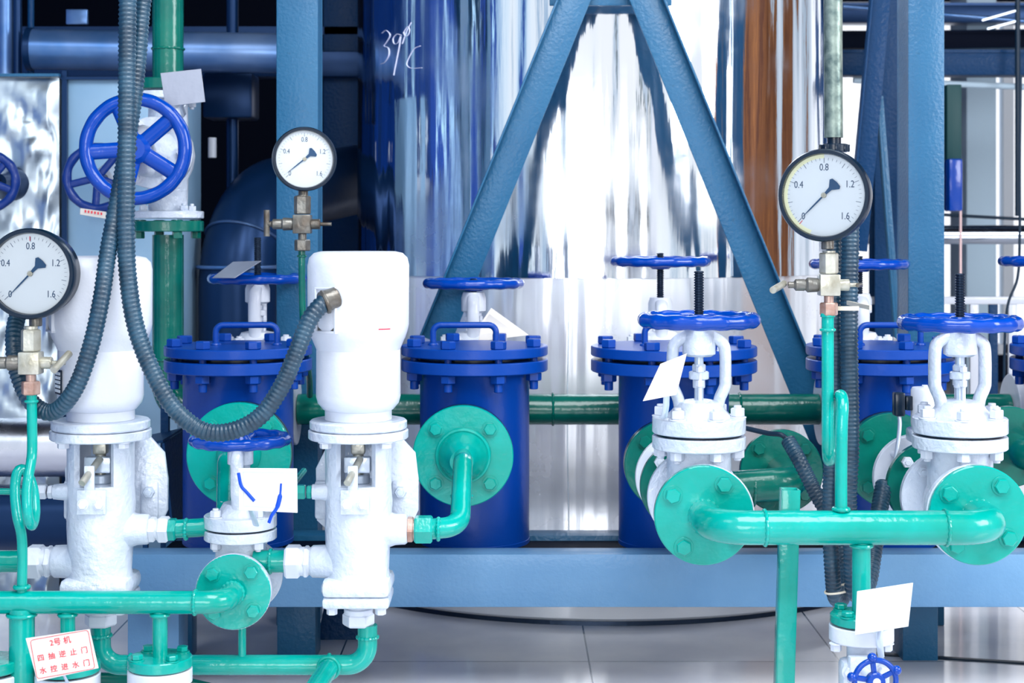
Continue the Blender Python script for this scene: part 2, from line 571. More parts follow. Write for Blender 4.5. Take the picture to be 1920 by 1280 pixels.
def plate(name, label, corners, mat_, cat='tag', th=.0018, group=None, extra=None, bracket=None):
    """thin sheet tag through four corners (world) with a bent bracket strip"""
    c = [Vector(q) for q in corners]
    cen = sum(c, Vector()) / 4
    nrm = (c[1] - c[0]).cross(c[3] - c[0]).normalized()
    t = thing(name, label, cat, T(cen), group)
    mb = MB()
    a = [q - nrm * th / 2 for q in c]; b = [q + nrm * th / 2 for q in c]
    mb.raw(a + b, [(3, 2, 1, 0), (4, 5, 6, 7), (0, 1, 5, 4), (1, 2, 6, 5), (2, 3, 7, 6), (3, 0, 4, 7)])
    bmesh.ops.bevel(mb.bm, geom=list(mb.bm.edges), offset=th * .25, segments=1, affect='EDGES')
    part('plate', mb, mat_, t, W=True)
    if bracket:
        part('bracket', MB().tube([Vector(q) for q in bracket], .006, 8, fl=.3), SILV, t, W=True)
    return t, cen, nrm

# ============================================================ SETTING
GLOW_STRIP = mat('daylit_window', (170, 210, 235), .4, bd=0, emit=.4)  # glowing material for unseen strips that streak the vessel's reflection
struct('floor', MB().box((0, 5.5, -.05), (14, 13, .1)), FLOOR)
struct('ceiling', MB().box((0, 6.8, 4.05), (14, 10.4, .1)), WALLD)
struct('wall_left', MB().box((-4.05, 6.5, 2), (.1, 11, 4)), BLUEW)
for i, (ya, yb) in enumerate(((1.5, 1.8), (3.0, 3.25), (5.2, 5.5))):
    struct('window_%d' % (i + 2), MB().box((-3.98, (ya + yb) / 2, 1.9), (.03, yb - ya, 3.4)), GLOW_STRIP)  # glowing strips added on the unseen left wall, not real windows
struct('wall_right', MB().box((4.55, 3.7, 2), (.1, 2.9, 4)), BROWN)
wb = MB(); wb.box((-2.55, 11.05, 2), (8.7, .1, 4)).box((4.9, 11.05, 3.3), (6.2, .1, 1.4)).box((4.9, 11.05, .1), (6.2, .1, .2))
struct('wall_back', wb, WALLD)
WINF = mat('window_frame_white', (236, 240, 246), .4, bd=0)
wf = MB()
for x in (1.85, 3.4, 4.95, 6.5, 7.9): wf.box((x, 11.0, 1.4), (.07, .1, 2.4))
for z in (.23, 2.57): wf.box((4.9, 11.0, z), (6.1, .1, .07))
w1 = struct('window_1', wf, WINF)
w1p = bpy.data.objects.new('pane', mesh('pane', MB().box((4.9, 11.0, 1.4), (6.0, .006, 2.3)), GLASS)); COL.objects.link(w1p); w1p.parent = w1

# concrete pier at the right of the view, in front of the window
solo('concrete_pier', MB().box((P(1824, 0, 8).x, 8, 2), (S(56, 8), .3, 4), bev=.01), CONC,
     'pale concrete pier standing before the bright window at right', 'pillar', Vector((P(1824, 0, 8).x, 8, 0)))

# ============================================================ STEEL FRAME
def i_col(name, label, px0, px1, d, y0, y1, mat_=None, side=0, group=None, depth=.1, cat='column'):
    """rolled steel column, front flange px0..px1 at depth d, from row y0 down to row y1"""
    a, b = P(px0, y1, d), P(px1, y0, d)
    z0, z1 = max(a.z, 0), b.z
    w = b.x - a.x; cx = (a.x + b.x) / 2
    mb = MB()
    mb.box((cx, d + .005, (z0 + z1) / 2), (w, .01, z1 - z0), bev=.003)
    mb.box((cx, d + depth, (z0 + z1) / 2), (w, .01, z1 - z0), bev=.003)
    mb.box((cx + side * (w / 2 - .005), d + depth / 2 + .0025, (z0 + z1) / 2), (.008, depth - .002, z1 - z0))
    return solo(name, mb, mat_ or STEELB, label, cat, Vector((cx, d, z0)), group)

i_col('steel_column', 'tall steel-blue column right of the black elbow duct, behind the middle gauge', 518, 596, 4.24, -500, 1300, side=1)
i_col('steel_column', 'dark blue column tucked between the left light blue column and the polished vessel', 606, 674, 6.2, -500, 1300, STEELD, side=1)
i_col('steel_column', 'broad steel-blue column at right with flaking lumpy paint, left of the pale pier', 1703, 1771, 4.24, -500, 1300, side=-1, depth=.12)
i_col('steel_column', 'deep blue column just right of the large gauge, before the chrome pipe', 1640, 1692, 6.2, -500, 1300, STEELD, side=1)

def strut(name, label, a, b, w, mat_, legside=1, leg=.035, th=.006, group=None):
    """angle iron from a to b, flat face towards -y"""
    a, b = Vector(a), Vector(b)
    M = AX(a, b - a); L = (b - a).length
    X = M.to_3x3() @ Vector((1, 0, 0)); Yv = Vector((0, -1, 0))
    z = (b - a).normalized(); x = Yv.cross(z).normalized(); y = z.cross(x)
    Mm = Matrix(((x.x, y.x, z.x, a.x), (x.y, y.y, z.y, a.y), (x.z, y.z, z.z, a.z), (0, 0, 0, 1)))
    o = [(-w / 2, 0), (w / 2, 0), (w / 2, th), (-w / 2, th)]
    mb = MB().box((0, 0, L / 2), (w, th, L), Mm, .002)
    mb.box((legside * (w / 2 - th / 2), leg / 2, L / 2), (th, leg, L), Mm, .002)
    return solo(name, mb, mat_, label, 'brace', a, group)

strut('angle_brace', 'long blue angle iron brace leaning left from the apex down behind the middle blue strainer', P(815, 640, 4.31), P(1092, -40, 4.31), S(60, 4.31), STEELB, 1)
strut('angle_brace', 'long blue angle iron brace leaning right from the apex down past the large gauge', P(1590, 925, 4.31), P(1196, -40, 4.31), S(60, 4.31), STEELB, -1)
solo('gusset_plate', MB().box(P(1145, 0, 4.35), (S(232, 4.3), .01, S(22, 4.3)), bev=.002).box(P(1145, -30, 4.36), (S(260, 4.3), .05, .012), bev=.002), STEELB,
     'horizontal steel-blue plate joining the tops of both leaning braces', 'plate', P(1145, 11, 4.31))
strut('angle_brace', 'dark blue far brace slanting down left of the deep blue column', P(1606, 470, 5.0), P(1655, -60, 5.0), S(40, 5), STEELD, 1)
strut('angle_brace', 'thin dark far brace slanting down behind the large gauge to the right', P(1690, 730, 5.05), P(1648, 180, 5.05), S(16, 5), STEELB, 1, .03)

# skid beam the strainers stand on: front and rear channel with cross ties
bm1 = thing('skid_beam', 'long pale blue channel beam carrying the blue strainers', 'beam', Vector((.5, 3.62, 0)))
zt, zb = P(0, 1039, 3.6).z, P(0, 1138, 3.6).z
x0, x1 = P(236, 0, 3.6).x, 1.7
mb = MB(); mb.box(((x0 + x1) / 2, 3.604, (zt + zb) / 2), (x1 - x0, .008, zt - zb), bev=.002)
mb.box(((x0 + x1) / 2, 3.64, zt - .004), (x1 - x0, .07, .008), bev=.002).box(((x0 + x1) / 2, 3.64, zb + .004), (x1 - x0, .07, .008), bev=.002)
part('front_channel', mb, BEAMM, bm1, W=True)
zr = P(0, 1003, 4.02).z
mb = MB(); mb.box(((x0 + x1) / 2, 4.02, zr - .05), (x1 - x0, .008, .1), bev=.002).box(((x0 + x1) / 2, 4.055, zr - .004), (x1 - x0, .07, .008), bev=.002)
part('rear_channel', mb, STEELB, bm1, W=True)
part('deck_plate', MB().box(((x0 + x1) / 2, 3.84, .266), (x1 - x0 - .04, .34, .008)), NAVY, bm1, W=True)
for (a, b, q) in ((240, 336, 3.66), (520, 592, 3.9), (1692, 1758, 3.9)):
    pa, pb = P(a, 0, q), P(b, 0, q)
    mb = MB().box(((pa.x + pb.x) / 2, q, zb / 2), (pb.x - pa.x, .008, zb), bev=.002)
    mb.box((pa.x + .004, q + .05, zb / 2), (.008, .1, zb), bev=.002).box((pb.x - .004, q + .05, zb / 2), (.008, .1, zb), bev=.002)
    part('post', mb, STEELB if a > 300 else BEAMM, bm1, W=True)
mb = MB(); pa = P(352, 0, 3.95)
part('post', mb.box((pa.x, 3.95, zb / 2), (S(26, 3.95), .06, zb), bev=.003), STEELB, bm1, W=True)

mb = MB(); mb.box((0, 0, 0), (S(78, 4.1), .008, .26), T(P(640, 1175, 4.1)) @ RY(12)).box((-.05, .04, 0), (.008, .08, .26), T(P(640, 1175, 4.1)) @ RY(12))
solo('angle_offcut', mb, STEELD, 'dark blue steel angle leaning below the beam beside its middle post', 'bracket', P(640, 1220, 4.1))
mb = MB(); mb.box((0, 0, 0), (.09, .24, .006), T(P(292, 822, 4.0)) @ RY(-12)).box((.045, 0, -.12), (.006, .24, .24), T(P(292, 822, 4.0)) @ RY(-6))
mb.box((.0, -.11, -.13), (.012, .012, .26), T(P(292, 822, 4.0)))
mb.box((.0, .11, -.2), (.02, .02, .56), T(P(292, 822, 4.0)))
solo('support_bracket', mb, STEELD, 'dark blue sheet bracket between left pump and left blue strainer', 'bracket', P(292, 822, 4.0))

# ============================================================ VESSEL
VA = Vector((P(1116, 0, 5.2).x, 5.2, 0)); VR = .765
ves = thing('insulated_vessel', 'huge upright vessel clad in polished crinkled sheet metal behind the braces', 'vessel', VA)


def vr(a, z, low):
    n1 = noise.noise(Vector((math.cos(a) * 5, math.sin(a) * 5, z * .55)))
    n2 = noise.noise(Vector((math.cos(a) * 13 + 9, math.sin(a) * 13, z * .9 + low * 7)))
    n3 = noise.noise(Vector((math.cos(a) * 30 + 3, math.sin(a) * 30, z * 1.1 + low * 3)))
    return VR + .0065 * n1 + .0028 * n2 + .0009 * n3


ZS = P(0, 519, VA.y - VR).z


def shell(z0, z1, low, nz, off=0):
    n = 720; vs, fs = [], []
    for i in range(nz + 1):
        z = z0 + (z1 - z0) * i / nz
        for k in range(n):
            a = 2 * PI * k / n
            r = vr(a, z, low) + off
            vs.append((r * math.cos(a), r * math.sin(a), z))
    for i in range(nz):
        for k in range(n):
            l = (k + 1) % n
            fs.append((i * n + k, i * n + l, (i + 1) * n + l, (i + 1) * n + k))
    return MB().raw(vs, fs)


part('upper_cladding', shell(ZS - .004, 3.0, 0, 70, .003), VESSEL, ves, sharp=180)
part('lower_cladding', shell(.1, ZS + .02, 1, 30), VESSEL2, ves, sharp=180)
for (pxs, za, zb_) in ((1371, ZS, 3.0), (1064, .1, ZS)):
    pts = []
    a = math.asin((pxs - 960) / F * (VA.y - VR * .9) / VR - VA.x / VR) if abs((pxs - 960) / F * (VA.y - VR * .9) / VR - VA.x / VR) < 1 else 0
    for i in range(24):
        z = za + (zb_ - za) * i / 23
        r = VR + .006
        pts.append((r * math.sin(a) + .002 * math.sin(z * 9), -r * math.cos(a), z))
    part('seam', MB().tube(pts, .0016, 6), FOIL, ves)
part('plinth_ring', MB().lathe([(.96, .012), (.97, .02), (.97, .1), (.96, .11), (.7, .12)], n=160), foil_mat('brushed_ring', (232, 236, 242), .38, 3, .2, (1, 1, 1), .01, 14, .2), ves)
bpy.data.materials['brushed_ring'].node_tree.nodes['Principled BSDF'].inputs['Metallic'].default_value = .4
part('base_ring', MB().lathe([(.962, 0), (.962, .012), (.9, .012)], n=120), IRON, ves)


def onves(px, py, off=.0075):
    dx, dz = (px - 960) / F, -(py - HY) / F
    # ray (dx*t, t, CZ+dz*t) against the cylinder
    A = dx * dx + 1; B = -2 * (dx * VA.x + VA.y); C_ = VA.x ** 2 + VA.y ** 2 - (VR + off) ** 2
    t = (-B - math.sqrt(max(0, B * B - 4 * A * C_))) / (2 * A)
    p = Vector((dx * t, t, CZ + dz * t))
    if off == .0085:
        a = math.atan2(p.y - VA.y, p.x - VA.x)
        return onves(px, py, vr(a, p.z, 0) + .003 + .0006 - VR)
    return p


strokes = [[(716, 62), (724, 57), (731, 66), (724, 80), (720, 86), (728, 90), (729, 103), (722, 116), (714, 120)],
           [(752, 66), (744, 64), (737, 72), (739, 82), (746, 80), (751, 68), (748, 90), (742, 120), (738, 141)],
           [(756, 62), (764, 50), (768, 56), (765, 66), (759, 67), (757, 60)], [(754, 82), (762, 60), (771, 42)],
           [(788, 86), (776, 92), (765, 112), (763, 122), (772, 128), (791, 127)]]
mb = MB()
for st in strokes:
    mb.tube([onves(p.x, p.y, .0085) for p in cr([(a, b, 0) for a, b in st], 5)], .0018, 6, fl=.5)
part('handwritten_mark', mb, CHALK, ves, 'pale handwritten 39 degrees C', W=True)

# ============================================================ HEADER PIPE BEHIND THE STRAINERS
HD = 4.16
hz = P(0, 767, HD).z; HR = S(29, HD)
vx = P(315, 0, HD).x
vb = [P(483, 767, HD).x, P(888, 767, HD).x, P(1238, 767, HD).x, P(1611, 767, HD).x, P(1968, 767, HD).x]
mb = MB()
pipe(mb, [(vx, HD, P(0, 440, HD).z), (vx, HD, hz), (vb[0] - .106, HD, hz)], HR, .12, welds=[((vx, HD, hz + .13), (0, 0, 1)), ((vx, HD, P(0, 690, HD).z), (0, 0, 1))])
t = thing('riser_pipe', 'dark green riser pipe below the facing handwheel, elbowing behind left strainer', 'pipe', T((vx, HD, hz)))
part('pipe', mb, GREEN_SHADED, t, W=True)
flange_disc(t, (vx, HD, P(0, 414, HD).z), (0, 0, 1), S(66, HD), S(20, HD), GREEN_SHADED, 4, 30, .012, .8, bh=.0)
mb = MB()
for k in range(4):
    a = R(30 + 90 * k); part('nut', MB().hexp(.013, 0, .018, T((vx + .075 * math.cos(a), HD + .075 * math.sin(a), P(0, 434, HD).z - .018))), GREEN_SHADED, t, W=True)
names = ['dark green header pipe between left and middle blue strainers', 'dark green header pipe between middle and third blue strainers',
         'dark green header pipe crossing the right brace foot, third to fourth strainer', 'dark green header pipe leaving right past the tall steel column']
for i in range(4):
    a, b = vb[i] + .106, vb[i + 1] - .106
    if b > 1.7: b = 1.7
    solo('header_pipe', pipe(MB(), [(a, HD, hz), ((a + b) / 2, HD, hz), (b, HD, hz)], HR, welds=[((a + .1, HD, hz), (1, 0, 0))]), GREEN_SHADED, names[i], 'pipe', Vector(((a + b) / 2, HD, hz - HR)))
# upper green riser
t = thing('riser_pipe', 'green riser pipe coming down from the top above the facing handwheel', 'pipe', T((vx, HD, P(0, 170, HD).z)))
mb = MB(); pipe(mb, [(vx, HD, P(0, 152, HD).z), (vx, HD, 1.5), (vx, HD, 2.2)], HR, welds=[((vx, HD, P(0, 92, HD).z), (0, 0, 1))])
part('pipe', mb, GREEN_SHADED, t, W=True)
flange_disc(t, (vx, HD, P(0, 170, HD).z), (0, 0, -1), S(62, HD), S(20, HD), GREEN_SHADED, bolts=False)

# facing valve on the riser
vz = P(0, 292, HD).z
gate_valve('gate_valve', 'white gate valve with large royal blue handwheel facing the viewer on green riser', None,
           T((vx, HD, vz)) @ RX(90) @ RZ(0), 1.0, .36, S(106, 3.8), .375, .33, 90, phase=40, tube=.0165, bph=0, half=.163, lump=.02, hub=.27, sw=1.35)
# rising valves on the header behind each strainer
VH = [(483, 522, .93, 'blue handwheel valve with tilted tag and short screw, behind left strainer', None, 445, 545, 93),
      (888, 531, .95, 'blue handwheel valve whose wheel sits on its yoke, behind middle strainer', None, 522, 562, 95),
      (1238, 490, 1, 'blue handwheel valve raised on a long bare screw, behind third strainer', 570, 474, 572, 94),
      (1611, 495, 1, 'blue handwheel valve behind the corrugated hoses and large gauge, over fourth strainer', 560, 480, 565, 93),
      (1968, 490, 1, 'blue handwheel valve cut off by the right edge of the view', 560, 475, 565, 93)]
for (px, py, s_, lab, low, top, yk, wr) in VH:
    wz = P(0, py, HD).z - hz
    gate_valve('gate_valve', lab, None, T((P(px, 0, HD).x, HD, hz)) @ RZ(90), 1, wz, S(wr, HD), P(0, top, HD).z - hz, P(0, yk, HD).z - hz + .02, 0,
               body_mat=WHITE, phase=random.uniform(0, 60), screw_low=(P(0, yk, HD).z - hz - .01), tube=.0125)

# ============================================================ STRAINERS
def strainer(label, px, d=3.85, fr=.176, hx=(-78, 40), hrot=0, port=None, port_r=.114, port_d=3.61, phb=22.5, br=.1315, pm=None):
    x = P(px, 0, d).x
    z0 = .3
    t = thing('basket_strainer', label, 'strainer', T((x, d, z0)))
    mb = MB(); mb.lathe([(br - .012, 0), (br, .006), (br, .405), (br + .006, .413)], n=72)
    mb.cyl(br + .001, .0, .012, n=72)
    part('body', mb, BLUEM, t)
    part('foot_ring', MB().cyl(br * .8, -.03, .001, n=40), BLUEM, t)
    part('lower_flange', MB().cyl(fr, .412, .440, n=80, ch=.002), BLUEM, t)
    part('gasket', MB().cyl(fr * .8, .440, .449, n=60), DARK, t)
    lid = part('lid', MB().cyl(fr, .449, .472, n=80, ch=.002), BLUEM, t)
    for k in range(8):
        a = R(phb + 45 * k)
        M = T((fr * .87 * math.cos(a), fr * .87 * math.sin(a), .472)) @ RZ(k * 21)
        b = MB().hexp(.0185, 0, .019, M)
        Mb = T((fr * .87 * math.cos(a), fr * .87 * math.sin(a), .412)) @ RX(180) @ RZ(k * 17)
        b.hexp(.0185, 0, .02, Mb).cyl(.0105, .02, .04, Mb, 14).cyl(.009, -.062, 0, Mb, 10)
        part('bolt', b, BLUEM, lid)
    a, b = hx[0] * d / F, hx[1] * d / F
    H = RZ(hrot)
    pts = fil([(a, 0, .468), (a, 0, .52), (b, 0, .52), (b, 0, .468)], .018, 6)
    mb = MB().tube(pts, .0075, 12, H)
    for q in (a, b): mb.torus(.008, .005, H @ T((q, 0, .473)), 16, 8)
    part('handle', mb, BLUEM, t)
    if port:
        c = P(port[0], port[1], port_d)
        part('port_neck', MB().cyl(port_r * .6, 0, d - port_d - br * .7, AX(c + Vector((0, .004, 0)), (0, 1, 0)), 40), BLUEM, t, W=True)
        f = flange_disc(t, c, (0, -1, 0), port_r, .022, pm or GREEN, 4, 45, .0145, .76, 'port_flange', label='green port flange')
        part('counter_flange', MB().cyl(port_r, 0, .018, AX(c + Vector((0, .024, 0)), (0, 1, 0)), 56), DARK, f, W=True)
    return t


strainer('royal blue basket strainer behind the sagging hose, left of middle column', 447, hx=(-42, 72), hrot=4, port=(447, 853), port_r=.118)
strainer('royal blue basket strainer in the middle with lifting handle and curved green inlet', 890, port=(868, 855), port_r=.114)
strainer('royal blue basket strainer behind the nearer white valve, third from left', 1263, d=3.83, fr=.198, hx=(-54, 62), port=(1254, 872), port_r=.1, port_d=3.6, pm=GREEN_SHADED)
strainer('royal blue basket strainer behind the corrugated hoses, fourth from left', 1650, hx=(-38, 76), port=(1675, 864), port_r=.108, port_d=3.6, phb=10, pm=GREEN_SHADED)
strainer('royal blue strainer mostly cut off by right edge of the view', 2036, hx=(-40, 60))

# cross-over pipe between third and fourth strainers
t = thing('crossover_pipe', 'dark green elbowed pipe behind nearer valve ending at a bolted flange', 'pipe', T(P(1465, 880, 3.72)))
c = P(1466, 884, 3.72)
mb = MB(); pipe(mb, [c + Vector((0, .0, 0)), c + Vector((.0, -.17, 0)), P(1340, 916, 3.55)], S(31, 3.55), .055, welds=[(P(1412, 916, 3.55), (1, 0, 0))])
part('pipe', mb, GREEN_SHADED, t, W=True)
flange_disc(t, c, (0, -1, 0), S(78, 3.72), .022, GREEN_SHADED, 4, 45, .0145, .78)
t = thing('crossover_pipe', 'dark green elbowed pipe at right edge behind the right white valve', 'pipe', T(P(1890, 860, 3.62)))
c = P(1893, 838, 3.72)
mb = MB(); pipe(mb, [c, c + Vector((0, -.15, 0)), P(2010, 868, 3.57)], S(31, 3.55), .055)
part('pipe', mb, GREEN_SHADED, t, W=True)
flange_disc(t, c, (0, -1, 0), S(76, 3.72), .022, GREEN_SHADED, 4, 45, .0145, .78)

# ============================================================ FRONT RIGHT: two valves and the bridging pipe
def wafer(name, label, X, z, d, r, th, mat_, group=None, cat='flange'):
    t = thing(name, label, cat, T((X, d, z)), group)
    part('disc', MB().lathe([(r - .003, 0), (r, .003), (r, th - .003), (r - .003, th)], AX((X, d, z), (0, 1, 0)), 64), mat_, t, W=True)
    part('raised_face', MB().cyl(r * .72, -.004, .0, AX((X, d, z), (0, 1, 0)), 48), mat_, t, W=True)
    return t


ZP = P(0, 962, 3.0).z
for X, nm in ((.357, 'nearer'), (.868, 'right-hand')):
    vxx = X + (.004 if X < .5 else -.003)
    gate_valve('gate_valve', ('white front gate valve with broad blue handwheel and cream tag' if X < .5 else 'white front gate valve with broad blue handwheel by the small actuator'),
               None, T((vxx, 3.09, ZP)), 1.0, .357 if X < .5 else .352, .1185, .452 if X < .5 else .447, .34, 0 if X < .5 else 8, wheel_mat=BLUE, phase=15 if X < .5 else 50, tube=.0142, nb=6, bph=50 if X < .5 else 20)
    t = thing('check_valve', 'white check valve between green flanges behind the %s front gate valve' % ('left' if X < .5 else 'right'), 'valve', T((X, 3.44, ZP)))
    A = AX((X, 3.225, ZP), (0, 1, 0))
    part('body', MB().lathe([(.05, .1), (.05, .16), (.062, .19), (.05, .22)], A, 40), WHITEC, t, W=True)
    part('front_flange', MB().cyl(.092, .085, .105, A, 60, .002), GREEN_SHADED, t, 'green flange', W=True)
    part('rear_flange', MB().cyl(.092, .205, .225, A, 60, .002), WHITE, t, W=True)
    part('spool', MB().cyl(.045, -.03, .09, A, 32), GREEN, t, W=True)
    part('outlet', MB().cyl(.05, .225, .365, A, 32), GREEN_SHADED, t, W=True)
    for k in range(4):
        a = R(45 + 90 * k)
        part('stud', MB().cyl(.006, .07, .24, A @ T(.073 * math.cos(a), .073 * math.sin(a), 0), 10).hexp(.012, .072, .085, A @ T(.073 * math.cos(a), .073 * math.sin(a), 0)).hexp(.012, .225, .24, A @ T(.073 * math.cos(a), .073 * math.sin(a), 0)), WHITE, t, W=True)

PY = 2.855
PX0, PX1 = .357, .868
t = thing('bridge_pipe', 'bright green horizontal pipe joining both front white valves', 'pipe', T((.61, PY, ZP)))
mb = MB()
pipe(mb, [(PX0, 2.99, ZP), (PX0, PY, ZP), (PX1, PY, ZP), (PX1, 2.99, ZP)], .0305, .075, 30,
     welds=[((P(1434, 0, PY).x, PY, ZP), (1, 0, 0)), ((P(1773, 0, PY).x, PY, ZP), (1, 0, 0)), ((PX0, 2.978, ZP), (0, 1, 0)), ((PX1, 2.978, ZP), (0, 1, 0))])
bx = P(1615, 0, PY).x
mb.tube([(bx, PY, ZP - .02), (bx, PY, P(0, 1150, PY).z)], .0165, 20).torus(.018, .004, T((bx, PY, ZP - .0315)), 24, 8)
part('pipe', mb, GREEN, t, W=True)
for X in (PX0, PX1):
    flange_disc(t, (X, 2.975, ZP), (0, -1, 0), .0925, .02, GREEN, 4, 45 + (8 if X > .5 else 12), .0148, .75, 'end_flange')
flange_disc(t, (bx, PY, P(0, 1150, PY).z), (0, 0, 1), S(58, PY), S(17, PY), GREEN, 4, 45, .011, .78, 'drain_flange')

# green square post
d = 2.93
a, b = P(1470, 1290, d), P(1481, 916, d)
M = T((0, 0, 0))
mb = MB()
pt, pb = P(1481, 916, d), P(1470, 1280, d)
dirv = (pb - pt).normalized(); foot = pt + dirv * ((pt.z - .0) / -dirv.z)
Mx = AX(foot, pt - foot)
q = Mx.inverted()
Lp = (pt - foot).length
zx = (pt - foot).normalized(); xx = Vector((1, 0, 0)); yy = zx.cross(xx).normalized(); xx = yy.cross(zx)
Mm = Matrix(((xx.x, yy.x, zx.x, foot.x), (xx.y, yy.y, zx.y, foot.y), (xx.z, yy.z, zx.z, foot.z), (0, 0, 0, 1)))
w = .0155
for (cx, cy, sx, sy) in ((0, -w, 2 * w, .003), (0, w, 2 * w, .003), (-w, 0, .003, 2 * w), (w, 0, .003, 2 * w)):
    mb.box((cx, cy, Lp / 2), (sx, sy, Lp), Mm, .0008)
solo('support_post', mb, GREEN, 'slim green square tube post standing behind the bridging pipe', 'post', foot)

# drain valve bottom right
t = thing('drain_valve', 'small white drain valve with round blue wheel at bottom right', 'valve', T(P(1617, 1260, PY)))
za = P(0, 1168, PY).z
part('top_flange', MB().cyl(S(60, PY), za - .03, za - .002, T((bx, PY, 0)), 48, .002), WHITE, t, W=True)
mb = MB().cyl(.026, za - .07, za - .03, T((bx, PY, 0)), 28)
mb.sphere(.04, T((bx, PY, za - .1)), 24, (1, .9, 1.05))
mb.box((bx, PY - .02, za - .1), (.085, .045, .085), bev=.01).cyl(.02, -.1, -.02, T((bx, PY, za - .12)), 24)
part('body', mb, WHITEC, t, W=True)
for sg in (-1, 1):
    part('bolt', bolt_mb(AX((bx + sg * .03, PY - .042, za - .075), (0, -1, 0)), .011, .012), WHITE, t, W=True)
    part('bolt', bolt_mb(AX((bx + sg * .045 - .004, PY - .02, za - .03), (0, 0, -1)), .01, .014), WHITE, t, W=True)
wc = P(1641, 1276, 2.74)
part('stem', MB().cyl(.007, -.01, .1, AX(wc, (-.1, 1, .0)), 16).box((0, 0, .07), (.05, .05, .02), AX(wc, (-.1, 1, 0)), .004), WHITEC, t, W=True)
W = AX(wc, (.05, -1, -.05))
mb = MB().torus(.036, .005, W, 48, 10)
mb.cyl(.016, -.006, .009, W, 24)
for k in range(5):
    a = R(26 + 72 * k); mb.sphere(.0085, W @ T((.041 * math.cos(a), .041 * math.sin(a), 0)), 12)
wh = part('handwheel', mb, BLUE, t, W=True)
for k in range(5):
    a = R(26 + 72 * k); part('spoke', MB().tube([(.012 * math.cos(a), .012 * math.sin(a), 0), (.035 * math.cos(a), .035 * math.sin(a), 0)], .005, 8, W, fl=.6), BLUE, wh, W=True)
plate('tag_plate', 'blank white plate hanging before the green drain branch, bottom right', [P(1607, 1108, 2.78), P(1603, 1190, 2.77), P(1703, 1174, 2.77), P(1712, 1092, 2.78)], PLATEW,
      bracket=[P(1650, 1178, 2.785), P(1648, 1195, 2.79), P(1650, 1212, 2.8), P(1652, 1232, 2.83)])

# actuator beside right valve
t = thing('solenoid_actuator', 'white cylindrical actuator with black plug beside the right front valve', 'actuator', T(P(1733, 790, 3.36)))
c0 = P(1734, 800, 3.36)
part('housing', MB().lathe([(.02, -.03), (.028, 0), (.029, .01), (.029, .078), (.026, .083), (.006, .084), (.006, .088), (0, .088)], T(c0), 32), WHITE, t, W=True)
part('plug', MB().box(P(1685, 757, 3.36), (.022, .03, .05), bev=.004).box(P(1703, 755, 3.36), (.014, .022, .03), bev=.002), DARK, t, 'black plug', W=True)
part('base', MB().box(P(1725, 815, 3.38), (.05, .05, .03), bev=.006).cyl(.012, -.045, 0, T(P(1740, 815, 3.38)), 16), WHITEC, t, W=True)
sol = cr([P(1686, 778, 3.36), P(1687, 800, 3.355), P(1681, 850, 3.34), P(1672, 890, 3.33), P(1660, 910, 3.33)], 8)
solo('braided_lead', MB().tube(sol, .0045, 10), SILV, 'thin silvery braided lead hanging from the black plug', 'cable', P(1680, 850, 3.34))

# ============================================================ HOSES
def hose_mb(pts, r, pitch=.0082):
    path = resample(cr(pts, 14), pitch / 4)
    rs = [r * (1 if i % 4 in (0, 1) else .86) for i in range(len(path))]
    rs = [r * (.935 + .065 * math.cos(2 * PI * i / 4 + .6)) for i in range(len(path))]
    return MB().tube(path, rs, 20)


def hose(label, pts, r, pitch=.0082, ends=True, loc=None):
    t = thing('corrugated_hose', label, 'hose', T(loc or pts[len(pts) // 2]))
    part('jacket', hose_mb(pts, r, pitch), BLACK, t, W=True, sharp=75)
    return t


H = [(274, -40, 2.93), (266, 20, 2.93), (256, 140, 2.92), (240, 260, 2.91), (222, 370, 2.90), (203, 470, 2.88), (190, 560, 2.86), (170, 650, 2.86), (140, 730, 2.87), (100, 772, 2.89), (60, 755, 2.9), (34, 700, 2.91), (26, 640, 2.92), (34, 590, 2.95), (60, 545, 2.97), (100, 545, 2.97)]
hose('black corrugated hose looping behind the left gauge to left pump', [P(*p) for p in H], .0162)
H = [(240, -40, 2.885), (239, 60, 2.885), (238, 200, 2.885), (237, 330, 2.885), (236, 430, 2.885), (240, 520, 2.885), (254, 610, 2.885), (283, 690, 2.885), (324, 762, 2.885), (378, 806, 2.885), (434, 808, 2.885), (488, 780, 2.885), (528, 724, 2.885), (556, 660, 2.885), (580, 600, 2.89), (606, 568, 2.9), (622, 560, 2.915)]
t = hose('black corrugated hose sagging across to the right pump connector', [P(*p) for p in H], .0168)
mb = MB().cyl(.0195, -.022, .012, AX(P(622, 560, 2.912), (1, .5, .35)), 24).torus(.019, .004, AX(P(610, 566, 2.905), (1, .3, .4)), 24, 8)
part('connector', mb, BRASSD, t, 'metal hose connector', W=True)

H1 = [(1594, 405, 3.16), (1594, 470, 3.16), (1592, 560, 3.16), (1592, 650, 3.16), (1594, 760, 3.16), (1594, 850, 3.16), (1590, 940, 3.16), (1597, 1010, 3.16), (1598, 1060, 3.16), (1604, 1112, 3.17), (1626, 1095, 3.2), (1638, 1030, 3.24), (1650, 950, 3.3), (1658, 905, 3.33)]
hose('thick corrugated hose behind the large gauge running down beside its green siphon', [P(*p) for p in H1], .0185)
H2 = [(1563, 405, 3.2), (1565, 500, 3.2), (1567, 640, 3.2), (1566, 760, 3.2), (1558, 880, 3.2), (1556, 980, 3.2), (1560, 1060, 3.2), (1566, 1118, 3.22), (1580, 1118, 3.26), (1582, 1060, 3.3), (1560, 980, 3.32), (1530, 925, 3.34), (1500, 865, 3.36), (1478, 826, 3.4)]
hose('corrugated hose looping under the bridging pipe and back up to the elbowed pipe', [P(*p) for p in H2], .0165)
